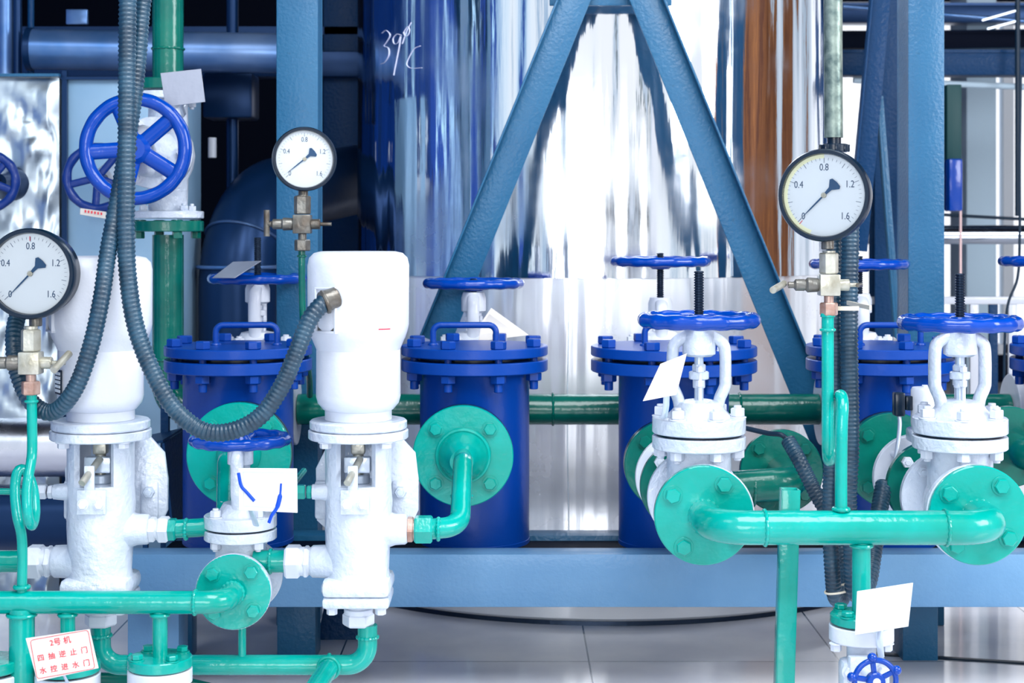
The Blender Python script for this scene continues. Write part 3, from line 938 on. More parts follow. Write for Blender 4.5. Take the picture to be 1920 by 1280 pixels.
solo('black_cable', MB().tube(cr([P(1480, 828, 3.4), P(1465, 815, 3.4), P(1440, 812, 3.42), P(1400, 803, 3.45), P(1340, 790, 3.5)], 8), .0055, 10), CABLE, 'thin black cable entering the diagonal hose behind nearer valve', 'cable', P(1440, 812, 3.42))
solo('cable_tie', MB().torus(.036, .0022, T(P(1580, 1103, 3.21)) @ RY(-14) @ Matrix.Diagonal((1, .8, 1, 1)), 40, 8), TIE, 'pale tie binding the hose loops below the bridging pipe', 'tie', P(1580, 1103, 3.21))
# galvanised conduit above the large gauge
t = thing('conduit', 'mottled galvanised conduit coming down to the large right gauge', 'pipe', T(P(1563, 258, 3.1)))
part('pipe', MB().tube([Vector((P(1562, 0, 3.1).x, 3.1, 4.0)), P(1562, 100, 3.1), P(1563, 258, 3.1)], S(17.5, 3.1), 28), GALV, t, W=True)
mb = MB().cyl(.0135, 0, .02, T(P(1564, 272, 3.1)), 24).cyl(.026, -.016, .0, T(P(1564, 270, 3.1)), 28)
for k in range(8):
    a = R(45 * k); mb.box((.026 * math.cos(a), .026 * math.sin(a), -.008), (.008, .008, .014), T(P(1564, 270, 3.1)), .001)
part('coupling', mb, DARK, t, 'black lobed coupling', W=True)

# ============================================================ GAUGES
def gauge(label, px, py, d, yaw, rad=.0855, na=225, cream=0, mark=None):
    t = thing('pressure_gauge', label, 'gauge', T(P(px, py, d)) @ RZ(yaw))
    A = RX(90)      # local z -> towards the viewer
    Rr = rad
    part('case', MB().lathe([(Rr * .9, -.052), (Rr * .93, -.048), (Rr * .935, -.006), (Rr * .9, -.004)], A, 80), DARK, t, 'black enamelled case')
    part('bezel', MB().lathe([(Rr * .93, -.014), (Rr, -.010), (Rr * 1.0, .004), (Rr * .975, .009), (Rr * .90, .009), (Rr * .885, .003), (Rr * .885, -.004)], A, 96), DARK, t, 'black bezel ring')
    dial = part('dial', MB().cyl(Rr * .885, -.006, -.001, A, 80), DIAL, t)
    if cream:
        c = MB().arc(Rr * .80, Rr * .882, 90, 250, -.0012, -.0006, A, 40)
        part('dial_edge', c, DIALY, dial, 'cream shaded rim strip')
    tk = MB()
    for i in range(41):
        an = R(225 - 270 * i / 40)
        big = i % 5 == 0
        r0 = Rr * (.70 if big else .755); r1 = Rr * .81
        tk.box((0, (r0 + r1) / 2, -.0006), (.00075 if big else .0004, r1 - r0, .0006), A @ Matrix.Rotation(an - PI / 2, 4, 'Z'))
    part('scale_marks', tk, INK, dial)
    for v, tx in ((0, '0'), (.4, '0.4'), (.8, '0.8'), (1.2, '1.2'), (1.6, '1.6')):
        an = R(225 - 270 * v / 1.6)
        rr = Rr * (.60 if v in (.4, .8, 1.2) else .64)
        vs, fs = textmesh(tx, Rr * .215)
        vs = [(q.x * .78, q.y, q.z) for q in vs]
        part('numeral', MB().raw(vs, fs, A @ T((rr * math.cos(an), rr * math.sin(an), -.0006))), INK, dial)
    Nn = A @ Matrix.Rotation(R(na), 4, 'Z')
    n = MB().prism([(0, -.0016), (Rr * .4, -.0012), (Rr * .74, 0), (Rr * .4, .0012), (0, .0016), (-Rr * .1, .0028), (-Rr * .2, .0035), (-Rr * .33, .0125), (-Rr * .385, .010), (-Rr * .40, 0), (-Rr * .385, -.010), (-Rr * .33, -.0125), (-Rr * .2, -.0035), (-Rr * .1, -.0028)], .0015, .0024, Nn)
    part('needle', n, NEEDLE, t, 'blue-black needle pointing to zero')
    part('pivot', MB().cyl(.0048, -.001, .0042, A, 20).cyl(.0022, .004, .0052, A, 12), BRASS, t)
    if mark is not None:
        an = R(mark)
        part('limit_mark', MB().box((0, Rr * .77, -.0004), (.0011, Rr * .1, .0006), A @ Matrix.Rotation(an - PI / 2, 4, 'Z')), RED, dial, 'small red mark')
    part('glass', MB().cyl(Rr * .885, .0056, .0068, A, 64, .0001), GLASS, t, 'clear glass')
    part('stem', MB().cyl(.0115, -Rr * 1.17, -Rr * .9, T((0, .028, 0)), 24), BRASSD, t)
    return t


gauge('round white pressure gauge at left edge, black bezel, needle near zero', 57, 513, 2.86, -2, .0815, 226, mark=91)
gauge('smaller-looking round white gauge before the tall left column', 571, 298, 3.75, 14, .0755, 219)
gauge('largest round white gauge at right below the galvanised conduit', 1545, 366, 2.88, -24, .0835, 225, 1, mark=229)


def cock(label, px, py, d, k, up, left, right, tee, mb_=None, m1=None, m2=None):
    """gauge cock: block at (px,py); k = metres per photo pixel there"""
    t = thing('gauge_cock', label, 'valve', T(P(px, py, d)))
    m1 = m1 or BRASS; m2 = m2 or BRASSD
    U = lambda x, y, dy=0: Vector((x * k, dy, -y * k))
    part('block', MB().box((0, 0, 0), (38 * k, 34 * k, 40 * k), bev=.0025), m1, t)
    part('upper_nut', MB().hexp(18 * k, 21 * k, 60 * k).cyl(12 * k, 60 * k, up * k, n=20), m1, t)
    part('lower_nut', MB().cyl(9 * k, -34 * k, -20 * k, n=20).hexp(17 * k, -57 * k, -33 * k), COPPER if m1 is BRASS else m2, t)
    ax = AX((0, 0, 0), (-1, 0, 0))
    part('inlet_arm', MB().lathe([(11 * k, 18 * k), (13 * k, 22 * k), (14 * k, 40 * k), (10 * k, 44 * k), (11 * k, 46 * k), (11 * k, 62 * k), (6 * k, 66 * k), (6 * k, 76 * k)], ax, 24), m2, t)
    ax = AX((0, 0, 0), (1, 0, 0))
    part('vent_arm', MB().cyl(11 * k, 18 * k, 38 * k, ax, 24).cyl(4 * k, 38 * k, 62 * k, ax, 12), m1, t)
    if tee:
        (a, b) = tee
        part('tee_handle', MB().tube([U(*a), U(*b)], 6.5 * k, 16), m1, t)
    return t


cock('nickel gauge cock below the left edge gauge', 58, 680, 2.87, .001, 66, 0, 0, ((52, 10, -.04), (66, -16, .01)))
cock('dull metal gauge cock below the middle gauge with upright tee handle', 567, 420, 3.75, .0011, 48, 0, 0, ((-76, -30, 0), (-76, 26, 0)), m1=BRASSD, m2=BRASSD)
c = cock('nickel gauge cock below the large right gauge, tee handle pointing left', 1554, 534, 2.9, .00097, 64, 0, 0, ((-82, -2, .01), (-112, 8, -.045)))
part('vent_handle', MB().tube([Vector((.058, 0, 0)), Vector((.048, -.02, -.0))], .004, 8), BRASSD, c)
solo('wire_strap', MB().box(P(1590, 578, 2.93), (.04, .004, .008), bev=.001).box(P(1610, 572, 3.03), (.004, .2, .008)), TIE, 'small cream strap tying the siphon to the hoses', 'strap', P(1590, 578, 2.93))

# siphons
r_ = .0115
d = 2.9
pts = [P(1552, 590, d), P(1552, 640, d), P(1552, 760, d), P(1552, 835, d), P(1554, 862, d + .02), P(1558, 850, d + .05), P(1565, 800, d + .055), P(1570, 760, d + .03), P(1576, 741, d - .005), P(1580, 758, d - .035), P(1578, 800, d - .045), P(1577, 880, d - .045), P(1577, 962, d - .045)]
mb = MB().tube(resample(cr(pts, 8), .005), S(11.5, 2.9), 18).torus(.012, .003, T(P(1552, 618, d)), 20, 8).torus(.013, .004, T(P(1577, 954, 2.855)), 20, 8).cyl(.0135, -.004, .003, T(P(1552, 590, d)), 20)
solo('siphon_tube', mb, GREEN, 'glossy green pigtail tube between large right gauge and bridging pipe', 'pipe', P(1577, 960, 2.855))
d = 2.87
pts = [P(59, 728, d), P(60, 780, d), P(60, 850, d), P(54, 890, d - .02), P(50, 925, d - .035), P(52, 965, d - .04), P(60, 985, d - .02), P(66, 960, d + .01), P(62, 915, d + .03), P(48, 882, d + .03), P(33, 884, d + .02), P(28, 920, d + .01), P(32, 965, d), P(40, 1000, d), P(42, 1040, d), P(41, 1110, d)]
mb = MB().tube(resample(cr(pts, 8), .005), S(9.5, d), 18).torus(.010, .003, T(P(59, 752, d)), 20, 8).cyl(.013, -.004, .003, T(P(59, 728, d)), 20).torus(.012, .004, T(P(41, 1100, d)), 20, 8)
solo('siphon_tube', mb, GREEN, 'glossy green pigtail tube below the left edge gauge', 'pipe', P(41, 1110, d))
pts = [P(566, 457, 3.76), P(566, 520, 3.76), P(568, 600, 3.78), P(574, 660, 3.9), P(580, 710, 4.05), P(581, 742, 4.1)]
solo('siphon_tube', MB().tube(resample(cr(pts, 6), .01), S(6.5, 3.76), 14).torus(.009, .003, T(P(566, 480, 3.76)), 16, 8), GREEN_SHADED, 'thin green tube from the middle gauge down to header pipe', 'pipe', P(581, 742, 4.1))

# ============================================================ THE TWO PUMP-LIKE CONTROL VALVES
def pump(label, px, d=3.0, top=471, left=False):
    o = P(px, 1175, d)
    t = thing('control_valve', label, 'valve', T(o))
    U = lambda y: (1175 - y) * .001
    c = part('motor_cover', MB().lathe([(0, U(top)), (.07, U(top)), (.083, U(top + 3)), (.092, U(top + 12)), (.095, U(top + 26)), (.0945, U(608)), (.092, U(620)), (.088, U(633)), (.0865, U(635)), (.078, U(655))], n=72), WHITE, t)
    # terminal opening on the left-front of the cover
    Q = RZ(-34 if not left else -62)
    yb = -.0935
    f = MB()
    for (cx, cz, sx, sz) in ((-.023, 0, .004, .082), (.023, 0, .004, .082), (0, .04, .05, .004), (0, -.04, .05, .004)):
        f.box((cx, yb + .003, U(578) + cz), (sx, .012, sz), Q, .001)
    part('terminal_frame', f, WHITE, c)
    part('terminal_recess', MB().box((0, yb + .006, U(578)), (.044, .006, .078), Q), DARK, c, 'dark open terminal recess')
    part('terminal_plate', MB().box((0, yb + .003, U(603)), (.04, .004, .024), Q), BRASSD, c)
    part('gearbox', MB().lathe([(.07, U(640)), (.0785, U(655)), (.079, U(742)), (.076, U(754)), (.066, U(766)), (.062, U(768))], n=64), WHITE, t)
    part('collar', MB().cyl(.0625, U(786), U(767), n=56, ch=.001), WHITE, t)
    fl = part('upper_flange', MB().cyl(.091, U(803), U(786), n=72, ch=.003), WHITEC, t)
    part('lower_flange', MB().cyl(.0935, U(821), U(804), n=72, ch=.002), WHITEC, t)
    for k in range(4):
        a = R(45 + 90 * k)
        part('bolt', bolt_mb(T((.078 * math.cos(a), .078 * math.sin(a), U(821))) @ RX(180), .011, .012), WHITE, fl)
    mb = MB()
    for a0 in (-54, 126): part('yoke_post', MB().arc(.049, .062, a0, a0 + 108, U(906), U(820), n=16), WHITEC, t)
    part('packing_nut', MB().cyl(.008, U(835), U(820), n=16).box((0, 0, U(838)), (.026, .024, .026), bev=.004).cyl(.01, U(905), U(850), n=16), BRASS, t)
    st = part('clamp', MB().box((0, -.018, U(868)), (.05, .02, .03), bev=.003).cyl(.022, U(905), U(888), n=28), SILV, t)
    part('lever_pin', MB().tube([(-.012, -.088, U(892)), (.006, -.03, U(856))], .0068, 16), BRASS, t, 'dull brass lever pin')
    br = MB().box((0, -.066, U(930)), (.054, .008, .046), bev=.003).box((-.004, -.066, U(888)), (.019, .006, .05), bev=.002)
    b = part('pointer_bracket', br, WHITEC, t)
    for sg in (-1, 1): part('bolt', bolt_mb(AX((sg * .015, -.07, U(934)), (0, -1, 0)), .0085, .006), WHITE, b)
    def lump(a, z): return 1 + .012 * math.sin(3 * a + z * 30) + .008 * math.sin(5 * a - z * 50)
    mb = MB().lathe([(.05, U(906) + .001), (.061, U(905)), (.063, U(940)), (.062, U(985)), (.060, U(1030)), (.057, U(1066)), (.060, U(1084))], n=64, fn=lump)
    # side bosses
    mb.lathe([(.04, .03), (.034, .055), (.029, .07), (.028, .088), (.025, .092)], AX((0, 0, U(992)), (1, 0, 0)), 36)
    mb.lathe([(.045, .03), (.036, .05), (.031, .062), (.030, .085), (.026, .09)], AX((0, 0, U(1052)), (-1, 0, 0)), 36)
    mb.lathe([(.02, .04), (.016, .065), (.014, .085)], AX((0, -.01, U(920)), (-1, 0, 0)), 24)
    part('body', mb, WHITEC, t, sharp=60)
    k = 1
    part('outlet_union', MB().hexp(.025, .09, .104, AX((0, 0, U(992)), (1, 0, 0))).cyl(.02, .1, .112, AX((0, 0, U(992)), (1, 0, 0)), 28).hexp(.026 if left else .018, .108, .128, AX((0, 0, U(992)), (1, 0, 0))), WHITE if left else COPPER, t)
    ax = AX((0, 0, U(1052)), (-1, 0, 0))
    part('inlet_union', MB().cyl(.025, .088, .1, ax, 32).hexp(.031, .092, .103, ax).cyl(.027, .1, .112, ax, 32).hexp(.033, .108, .137, ax), WHITE, t)
    ax = AX((0, -.01, U(920)), (-1, 0, 0))
    part('sensing_union', MB().cyl(.009, .08, .095, ax, 16).hexp(.0135, .086, .095, ax).hexp(.0145, .098, .118, ax), WHITE if left else GREEN, t)
    mb = MB().box((0, 0, U(1093)), (.128, .12, .034), bev=.012).box((0, 0, U(1119)), (.124, .116, .02), bev=.006)
    ft = part('foot', mb, WHITEC, t)
    for sx in (-1, 1):
        for sy in (-1, 1):
            part('bolt', bolt_mb(T((sx * .045, sy * .04, U(1129))) @ RX(180), .010, .013), WHITE, ft)
    part('drain_union', MB().cyl(.022, U(1141), U(1128), n=28).hexp(.03, U(1172), U(1148)).cyl(.027, U(1150), U(1140), n=28), WHITE, t)
    out = [(.03, .125), (.075, .12), (.102, .09), (.108, .04), (.108, -.02), (.092, -.055), (.04, -.075), (-.05, -.075), (-.088, -.04), (-.09, .06), (-.07, .1), (-.03, .122)]
    pl = part('back_plate', MB().prism([(a, b + .005) for a, b in out], -.006, .006, T((0, .085, U(955))) @ RX(90), .003), WHITEC, t)
    for sx in (-1, 1):
        part('plate_bolt', bolt_mb(AX((sx * .074, .078, U(934)), (0, -1, 0)), .012, .012, stub=.004), SILV, pl)
        part('plate_lug', MB().box((sx * .074, .08, U(950)), (.035, .014, .075), bev=.006), WHITEC, pl)
    return t, o


p1, o1 = pump('white control valve at left behind the edge gauge, with two nameplates', 189, 3.0, 480, True)
p2, o2 = pump('white control valve in the middle where the sagging hose plugs in', 672, 3.0, 471)
# nameplate on the left one: dark plate with pale rows
t = p1
Q = RZ(-58)
U = lambda y: (1175 - y) * .001
npz = part('nameplate', MB().box((0, -.0795, U(712)), (.036, .003, .046), Q, .0005), DARK, t, 'black and white nameplate')
mb = MB()
for r_i in range(5):
    for c_i in range(3):
        mb.box((-.011 + c_i * .011, -.0808, U(696 + r_i * 8)), (.009, .0022, .0055), Q)
part('plate_row', mb, DIAL, npz)
t = p2
Q = RZ(38)
part('paint_mark', MB().arc(.0952, .0957, -62, -47, U(623 - 10), U(621 - 10), n=8), RED, t, 'small red streak')

# pipes at the pumps -----------------------------------------------------
def green_run(name, label, pts, r, rad, mat_=None, welds=(), cat='pipe', loc=None, extra=None):
    mb = pipe(MB(), pts, r, rad, 24, welds)
    if extra: extra(mb)
    return solo(name, mb, mat_ or GREEN, label, cat, loc or Vector(pts[len(pts) // 2]))


zo = o2.z + .183
def ex(mb):
    mb.hexp(.0275, .0, .034, AX((o2.x + .105, 3.0, zo), (1, 0, 0)))
    mb.lathe([(.058, 0), (.054, .012), (.046, .04), (.036, .07), (.026, .09)], AX(P(868, 855, 3.605), (0, -1, 0)), 40)
    mb.torus(.058, .005, AX(P(868, 855, 3.6), (0, 1, 0)), 40, 8)
a = P(868, 855, 3.6)
e1 = P(866, 860, 3.25)
green_run('inlet_elbow', 'green pipe curling from right pump nut up into middle strainer flange', [(o2.x + .13, 3.0, zo), (e1.x * .97, 3.03, zo), P(868, 866, 3.2), a], .0195, .06, welds=[((o2.x + .15, 3.002, zo), (1, 0, 0)), (P(866, 930, 3.13), (0, .3, 1))], extra=ex)
a = P(447, 853, 3.6)
def ex(mb):
    mb.lathe([(.05, 0), (.046, .012), (.04, .04), (.03, .06), (.022, .08)], AX(P(447, 853, 3.605), (0, -1, 0)), 40)
    mb.hexp(.022, 0, .016, AX((o1.x + .126, 3.0, zo), (1, 0, 0)))
green_run('inlet_elbow', 'green pipe curling from left pump up behind the tagged valve to left strainer', [(o1.x + .125, 3.0, zo), (P(420, 0, 3.02).x, 3.03, zo), P(424, 862, 3.2), a], .0175, .055, welds=[((o1.x + .16, 3.0, zo), (1, 0, 0)), ((o1.x + .205, 3.02, zo), (1, 0, 0))], extra=ex)
# side inlet stubs
zi = o1.z + .123
green_run('feed_pipe', 'green feed pipe entering left pump from the left edge', [(-1.3, 3.0, zi), (-1.1, 3.0, zi), (o1.x - .137, 3.0, zi)], .0205, .05)
green_run('sensing_tube', 'thin green tube from left edge to upper port of left pump', [(-1.3, 2.99, o1.z + .257), (-1.1, 2.99, o1.z + .257), (o1.x - .118, 2.99, o1.z + .255)], .0062, .05)
green_run('sensing_tube', 'thin green tube behind the white tag to upper port of right pump', [(P(540, 0, 3.02).x, 3.25, o1.z + .255), (P(540, 0, 3.0).x, 2.99, o1.z + .255), (o2.x - .118, 2.99, o1.z + .255)], .0062, .02)
# tagged valve, its front flange and the long front pipe
ZF = P(0, 1110, 2.95).z
XF = P(437, 0, 2.95).x
gate_valve('gate_valve', 'small white gate valve with blue wheel and paint-dripped tag between the pumps', None, T((XF, 3.03, ZF)) , .76,
           .356, .127, .37, .345, 90, wheel_mat=BLUE, phase=10, nb=4, bph=45, screw_low=.3, tube=.014)
green_run('feed_pipe', 'green stub between small tagged valve and right pump inlet', [(XF + .03, 3.0, zi), (XF + .06, 3.0, zi), (o2.x - .137, 3.0, zi)], .021, .03, welds=[((o2.x - .165, 3.0, zi), (1, 0, 0))])
FY = 2.87
zf = ZF
xs = lambda px: P(px, 0, FY).x
t = thing('manifold_pipe', 'long bright green horizontal pipe across the lower left front', 'pipe', T((xs(240), FY, zf)))
mb = MB()
pipe(mb, [(-1.3, FY, zf), (-1, FY, zf), (XF, FY, zf), (XF, 2.95, zf)], .0205, .045, 28, welds=[((xs(366), FY, zf), (1, 0, 0)), ((XF, 2.94, zf), (0, 1, 0))])
for px, rr, yb in ((41, .0225, 1300), (127, .0132, 1245), (300, .0135, 1232)):
    zb_ = P(0, yb, FY).z
    mb.tube([(xs(px), FY, zf - .01), (xs(px), FY, zb_)], rr, 24).torus(rr + .002, .0035, T((xs(px), FY, zf - .022)), 24, 8)
part('pipe', mb, GREEN, t, W=True)
flange_disc(t, (XF, 2.95, zf), (0, -1, 0), .0695, .016, GREEN, 4, 48, .0125, .73, 'end_flange')
flange_disc(t, (xs(300), FY, P(0, 1230, FY).z), (0, 0, 1), S(60, FY), S(20, FY), GREEN, 4, 40, .0105, .78, 'branch_flange')
flange_disc(t, (xs(127), FY, P(0, 1240, FY).z), (0, 0, 1), S(60, FY), S(18, FY), GREEN, 4, 40, .0105, .78, 'branch_flange')
for px, yy, lab in ((300, 1252, 'white flanged valve under the green branch right of the red-lettered tag'), (127, 1262, 'white flanged valve under the green branch behind the red-lettered tag'), (-22, 1262, 'white flanged valve top at the bottom left corner')):
    z1 = P(0, yy, FY).z
    t = thing('branch_valve', lab, 'valve', T((xs(px), FY, z1 - .3)))
    part('top_flange', MB().cyl(S(60, FY), z1 - .026, z1, T((xs(px), FY, 0)), 48, .002), WHITE, t, W=True)
    part('gasket', MB().cyl(S(50, FY), z1, z1 + .006, T((xs(px), FY, 0)), 32), DARK, t, W=True)
    part('body', MB().lathe([(.036, z1 - .026), (.03, z1 - .06), (.045, z1 - .12), (.03, z1 - .18), (.03, .02)], T((xs(px), FY, 0)), 28).cyl(.055, 0, .02, T((xs(px), FY, 0)), 28), WHITEC, t, W=True)
    if px < 0:
        part('branch_flange', MB().cyl(S(60, FY), z1 + .006, z1 + .026, T((xs(px), FY, 0)), 48, .002), GREEN, t, 'green mating flange', W=True)
# return pipe under the pumps
RY_ = 3.0
zr_ = P(0, 1246, RY_).z
t = thing('return_pipe', 'green pipe joining the bottoms of both pumps near the floor', 'pipe', T((P(430, 0, 3).x, RY_, zr_)))
mb = MB()
pipe(mb, [(o1.x, RY_, o1.z + .004), (o1.x, RY_, zr_), (o2.x + .017, RY_, zr_), (o2.x + .017, RY_, o1.z + .004)], .0185, .06, 24,
     welds=[((o2.x - .055, RY_, zr_), (1, 0, 0)), ((o1.x, RY_, zr_ + .055), (0, 0, 1)), ((o2.x + .017, RY_, zr_ + .052), (0, 0, 1)), ((o1.x + .055, RY_, zr_), (1, 0, 0))])
mb.tube([(P(454, 0, 3).x, RY_, zr_), (P(454, 0, 3).x, RY_, ZF - .05)], .0075, 14)
a = Vector((P(620, 0, 3).x, RY_, zr_)); b = P(520, 1400, 2.55)
mb.tube([a, a.lerp(b, .5), b], .0185, 20)
mb.torus(.0195, .004, AX(a.lerp(b, .045), b - a), 24, 8)
part('pipe', mb, GREEN, t, W=True)
green_run('floor_pipe', 'lower green pipe glimpsed under the return pipe at bottom left', [(P(175, 0, 3.05).x, 3.1, P(0, 1272, 3.1).z), (P(300, 0, 3.05).x, 3.1, P(0, 1272, 3.1).z), (P(420, 0, 3.05).x, 3.1, P(0, 1300, 3.1).z)], .012, .03, GREEN_SHADED)

# ============================================================ TAGS
plate('tag_plate', 'tilted grey metal plate above the facing handwheel', [P(301, 137, 3.9), P(310, 200, 3.9), P(385, 191, 3.9), P(377, 129, 3.9)], PLATEG,
      bracket=[P(350, 180, 3.91), P(340, 200, 3.93), P(345, 215, 3.98), P(335, 225, 4.02)])
plate('tag_plate', 'pale plate lying tilted on the wheel behind left strainer', [P(398, 521, 4.02), P(440, 521, 3.96), P(490, 489, 4.02), P(437, 491, 4.08)], PLATEG)
plate('tag_plate', 'cream plate with a corner up beside the valve behind middle strainer', [P(903, 603, 4.05), P(900, 640, 4.05), P(976, 650, 4.05), P(992, 628, 4.05), P(921, 577, 4.05)][0:1] + [P(897, 640, 4.04), P(992, 628, 4.05), P(921, 577, 4.05)], PLATEC)
plate('tag_plate', 'cream plate leaning on the nearer front valve, below its handwheel', [P(1238, 682, 3.0), P(1205, 752, 2.99), P(1268, 740, 3.0), P(1288, 662, 3.01)], PLATEC,
      bracket=[P(1250, 735, 3.005), P(1249, 760, 3.01), P(1246, 780, 3.02), P(1240, 783, 3.03)])
plate('tag_plate', 'small pale plate behind fourth strainer, half hidden by its handle', [P(1675, 631, 4.0), P(1675, 662, 4.0), P(1700, 662, 4.0), P(1700, 648, 4.0)], PLATEC)
tp, cen, nrm = plate('tag_plate', 'white plate with blue paint drips hung on the small middle valve', [P(447, 877, 2.9), P(448, 956, 2.9), P(558, 961, 2.9), P(557, 878, 2.9)], PLATEW,
      bracket=[P(470, 950, 2.91), P(474, 965, 2.92), P(480, 985, 2.96)])
mb = MB()
mb.tube(cr([P(447, 886, 2.897), P(452, 910, 2.897), P(462, 922, 2.897), P(477, 939, 2.897)], 5), .003, 8, fl=.35)
part('paint_drip', mb, BPAINT, tp, 'blue paint drip', W=True)
part('paint_drip', MB().tube(cr([P(527, 906, 2.897), P(525, 930, 2.897), P(519, 952, 2.897), P(510, 965, 2.897), P(504, 980, 2.9)], 5), [.0018] * 5 + [.004] * 5 + [.003] * 6 + [.003] * 5, 8, fl=.35), BPAINT, tp, 'blue paint drip', W=True)
mb = MB(); e = 2.898
cs = [P(456, 884, e), P(457, 948, e), P(550, 953, e), P(549, 886, e), P(456, 884, e)]
mb.tube(cs, .0005, 6)
part('border_line', mb, SILV, tp, W=True)

# red lettered tag
cs = [P(48, 1196, 2.78), P(70, 1277, 2.78), P(185, 1252, 2.78), P(168, 1179, 2.78)]
tp, cen, nrm = plate('tag_plate', 'white tag with three lines of red Chinese lettering at bottom left', cs, PLATEC, bracket=[P(118, 1262, 2.785), P(125, 1275, 2.79), P(128, 1300, 2.8)])
u = (cs[3] - cs[0]); w_ = (cs[2] - cs[1]); ux = (u + w_).normalized(); n_ = Vector((0, -1, 0)); uy = n_.cross(ux).normalized()
if uy.z < 0: uy = -uy
Mt = Matrix(((ux.x, uy.x, n_.x, cen.x), (ux.y, uy.y, n_.y, cen.y - .0014), (ux.z, uy.z, n_.z, cen.z), (0, 0, 0, 1)))
for txt, oy, sz, spx in (('2号 机', .0225, .0135, 1), ('四抽逆止门', .0, .0125, 1.45), ('水控进水门', -.0225, .0125, 1.45)):
    if spx == 1:
        vs, fs = textmesh(txt, sz); part('lettering', MB().raw(vs, fs, Mt @ T((0, oy, 0))), RED, tp, 'red lettering', W=True)
    else:
        mb = MB()
        for i, ch in enumerate(txt):
            vs, fs = textmesh(ch, sz); mb.raw(vs, fs, Mt @ T(((i - 2) * .0192, oy, 0)))
        part('lettering', mb, RED, tp, 'red lettering', W=True)
bo = [(-.051, -.034), (.051, -.034), (.051, .034), (-.051, .034)]
mb = MB()
loop = fil([Mt @ Vector((0, .034, 0))] + [Mt @ Vector((a, b, 0)) for a, b in ((.051, .034), (.051, -.034), (-.051, -.034), (-.051, .034))] + [Mt @ Vector((0, .034, 0))], .005, 4)
mb.tube(loop, .0004, 6)
part('border_line', mb, RED, tp, 'thin red border', W=True)

# ============================================================ BACKGROUND LEFT
def cab(name, label, px0, px1, py0, py1, d, dep, mat_, cat='cabinet', bev=.01):
    a, b = P(px0, py1, d), P(px1, py0, d)
    mb = MB().box(((a.x + b.x) / 2, d + dep / 2, (max(a.z, 0) + b.z) / 2), (b.x - a.x, dep, b.z - max(a.z, 0)), bev=bev)
    return mb, Vector(((a.x + b.x) / 2, d, max(a.z, 0)))


def sheet(px0, px1, py0, py1, d, amp, sc, seed):
    a, b = P(px0, py1, d), P(px1, py0, d)
    n, m = 70, 110; vs, fs = [], []
    for j in range(m + 1):
        for i in range(n + 1):
            x = a.x + (b.x - a.x) * i / n; z = a.z + (b.z - a.z) * j / m
            e = min(i, n - i, 6) / 6 * min(j, m - j, 6) / 6
            q = Vector((x * sc, z * sc, seed))
            h = abs(noise.noise(q)) * 1.2 + .5 * abs(noise.noise(q * 2.3)) + .2 * abs(noise.noise(q * 5))
            vs.append((x, d - amp * e * h, z))
    for j in range(m):
        for i in range(n):
            k = j * (n + 1) + i; fs.append((k, k + 1, k + n + 2, k + n + 1))
    return MB().raw(vs, fs)


t = thing('foil_clad_box', 'tall box clad in crumpled silver foil at the left edge', 'cabinet', T(P(20, 0, 4.6) * 1))
mb, l = cab('', '', -90, 112, 143, 2000, 4.62, .35, FOIL)
part('casing', mb, FOIL, t, W=True)
part('foil_sheet', sheet(-90, 111, 146, 1300, 4.615, .05, 5.5, 3.3), FOIL, t, W=True, sharp=60)
part('top_edge', MB().box(P(10, 141, 4.6), (S(204, 4.6), .02, .008)), STEELB, t, W=True)
t = thing('insulation_panel', 'flat pale blue insulation box behind the facing handwheel', 'cabinet', T(P(220, 0, 4.75)))
mb, l = cab('', '', 118, 334, 144, 2000, 4.64, .35, PANEL)
part('casing', mb, PANEL, t, W=True)
part('edge_trim', MB().box(P(122, 700, 4.63), (.014, .016, 1.75)).box(P(226, 147, 4.63), (S(216, 4.74), .02, .008)), DUCTD, t, 'dark edge trim', W=True)
zc = P(0, 92, 4.9).z
t = thing('insulated_duct', 'horizontal blue-grey duct above the foil box, top left', 'duct', T(P(280, 92, 5.0)))
part('duct', MB().cyl(S(38, 4.95), 0, .85, AX(P(48, 92, 5.0), (1, .06, -.01)), 40), DUCT, t, W=True)
part('end_band', MB().cyl(S(41, 4.95), 0, .02, AX(P(50, 92, 5.0), (1, .06, -.01)), 40), DUCTD, t, W=True)
for px, r_, m_, lab in ((10, 14, DUCT, 'blue-grey vertical pipe in the top left corner'), (33, 8, DUCTD, 'dark thin vertical pipe beside the top left corner pipe'), (58, 6, STEELD, 'thin blue rod standing left of the horizontal duct end')):
    solo('vertical_pipe', MB().tube([P(px, 140, 5.05), Vector((P(px, 0, 5.05).x, 5.05, 4.0))], S(r_, 5.05), 20), m_, lab, 'pipe', P(px, 140, 5.05))
# elbow duct
DE = 4.9
t = thing('elbow_duct', 'large dark blue metal elbow duct left of the tall left column', 'duct', T(P(447, 800, DE) * 1))
pts = fil([P(447, 1400, DE), P(447, 380, DE), P(700, 330, DE + .9)], .3, 14)
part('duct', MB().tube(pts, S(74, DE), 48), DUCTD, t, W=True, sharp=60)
mb = MB()
mb.torus(S(75, DE), .006, T(P(447, 500, DE)), 60, 8)
for k in (16, 19, 22): mb.torus(S(75, DE), .005, AX(pts[min(k, len(pts) - 2)], pts[min(k + 1, len(pts) - 1)] - pts[min(k, len(pts) - 2)]) if 0 else AX(pts[6], pts[7] - pts[5]), 60, 8)
part('seam_band', mb, DUCT, t, W=True)
solo('hanging_box', MB().box(P(434, 182, 5.3), (S(92, 5.3), .15, S(84, 5.3)), bev=.01).cyl(.02, 0, .7, AX(P(436, 222, 5.3), (0, 0, -1)), 16).cyl(.02, 0, .9, AX(P(436, 150, 5.3), (0, 0, 1)), 16), DUCTD, 'dark box with a stem in the gloom left of the tall left column', 'box', P(434, 222, 5.3))
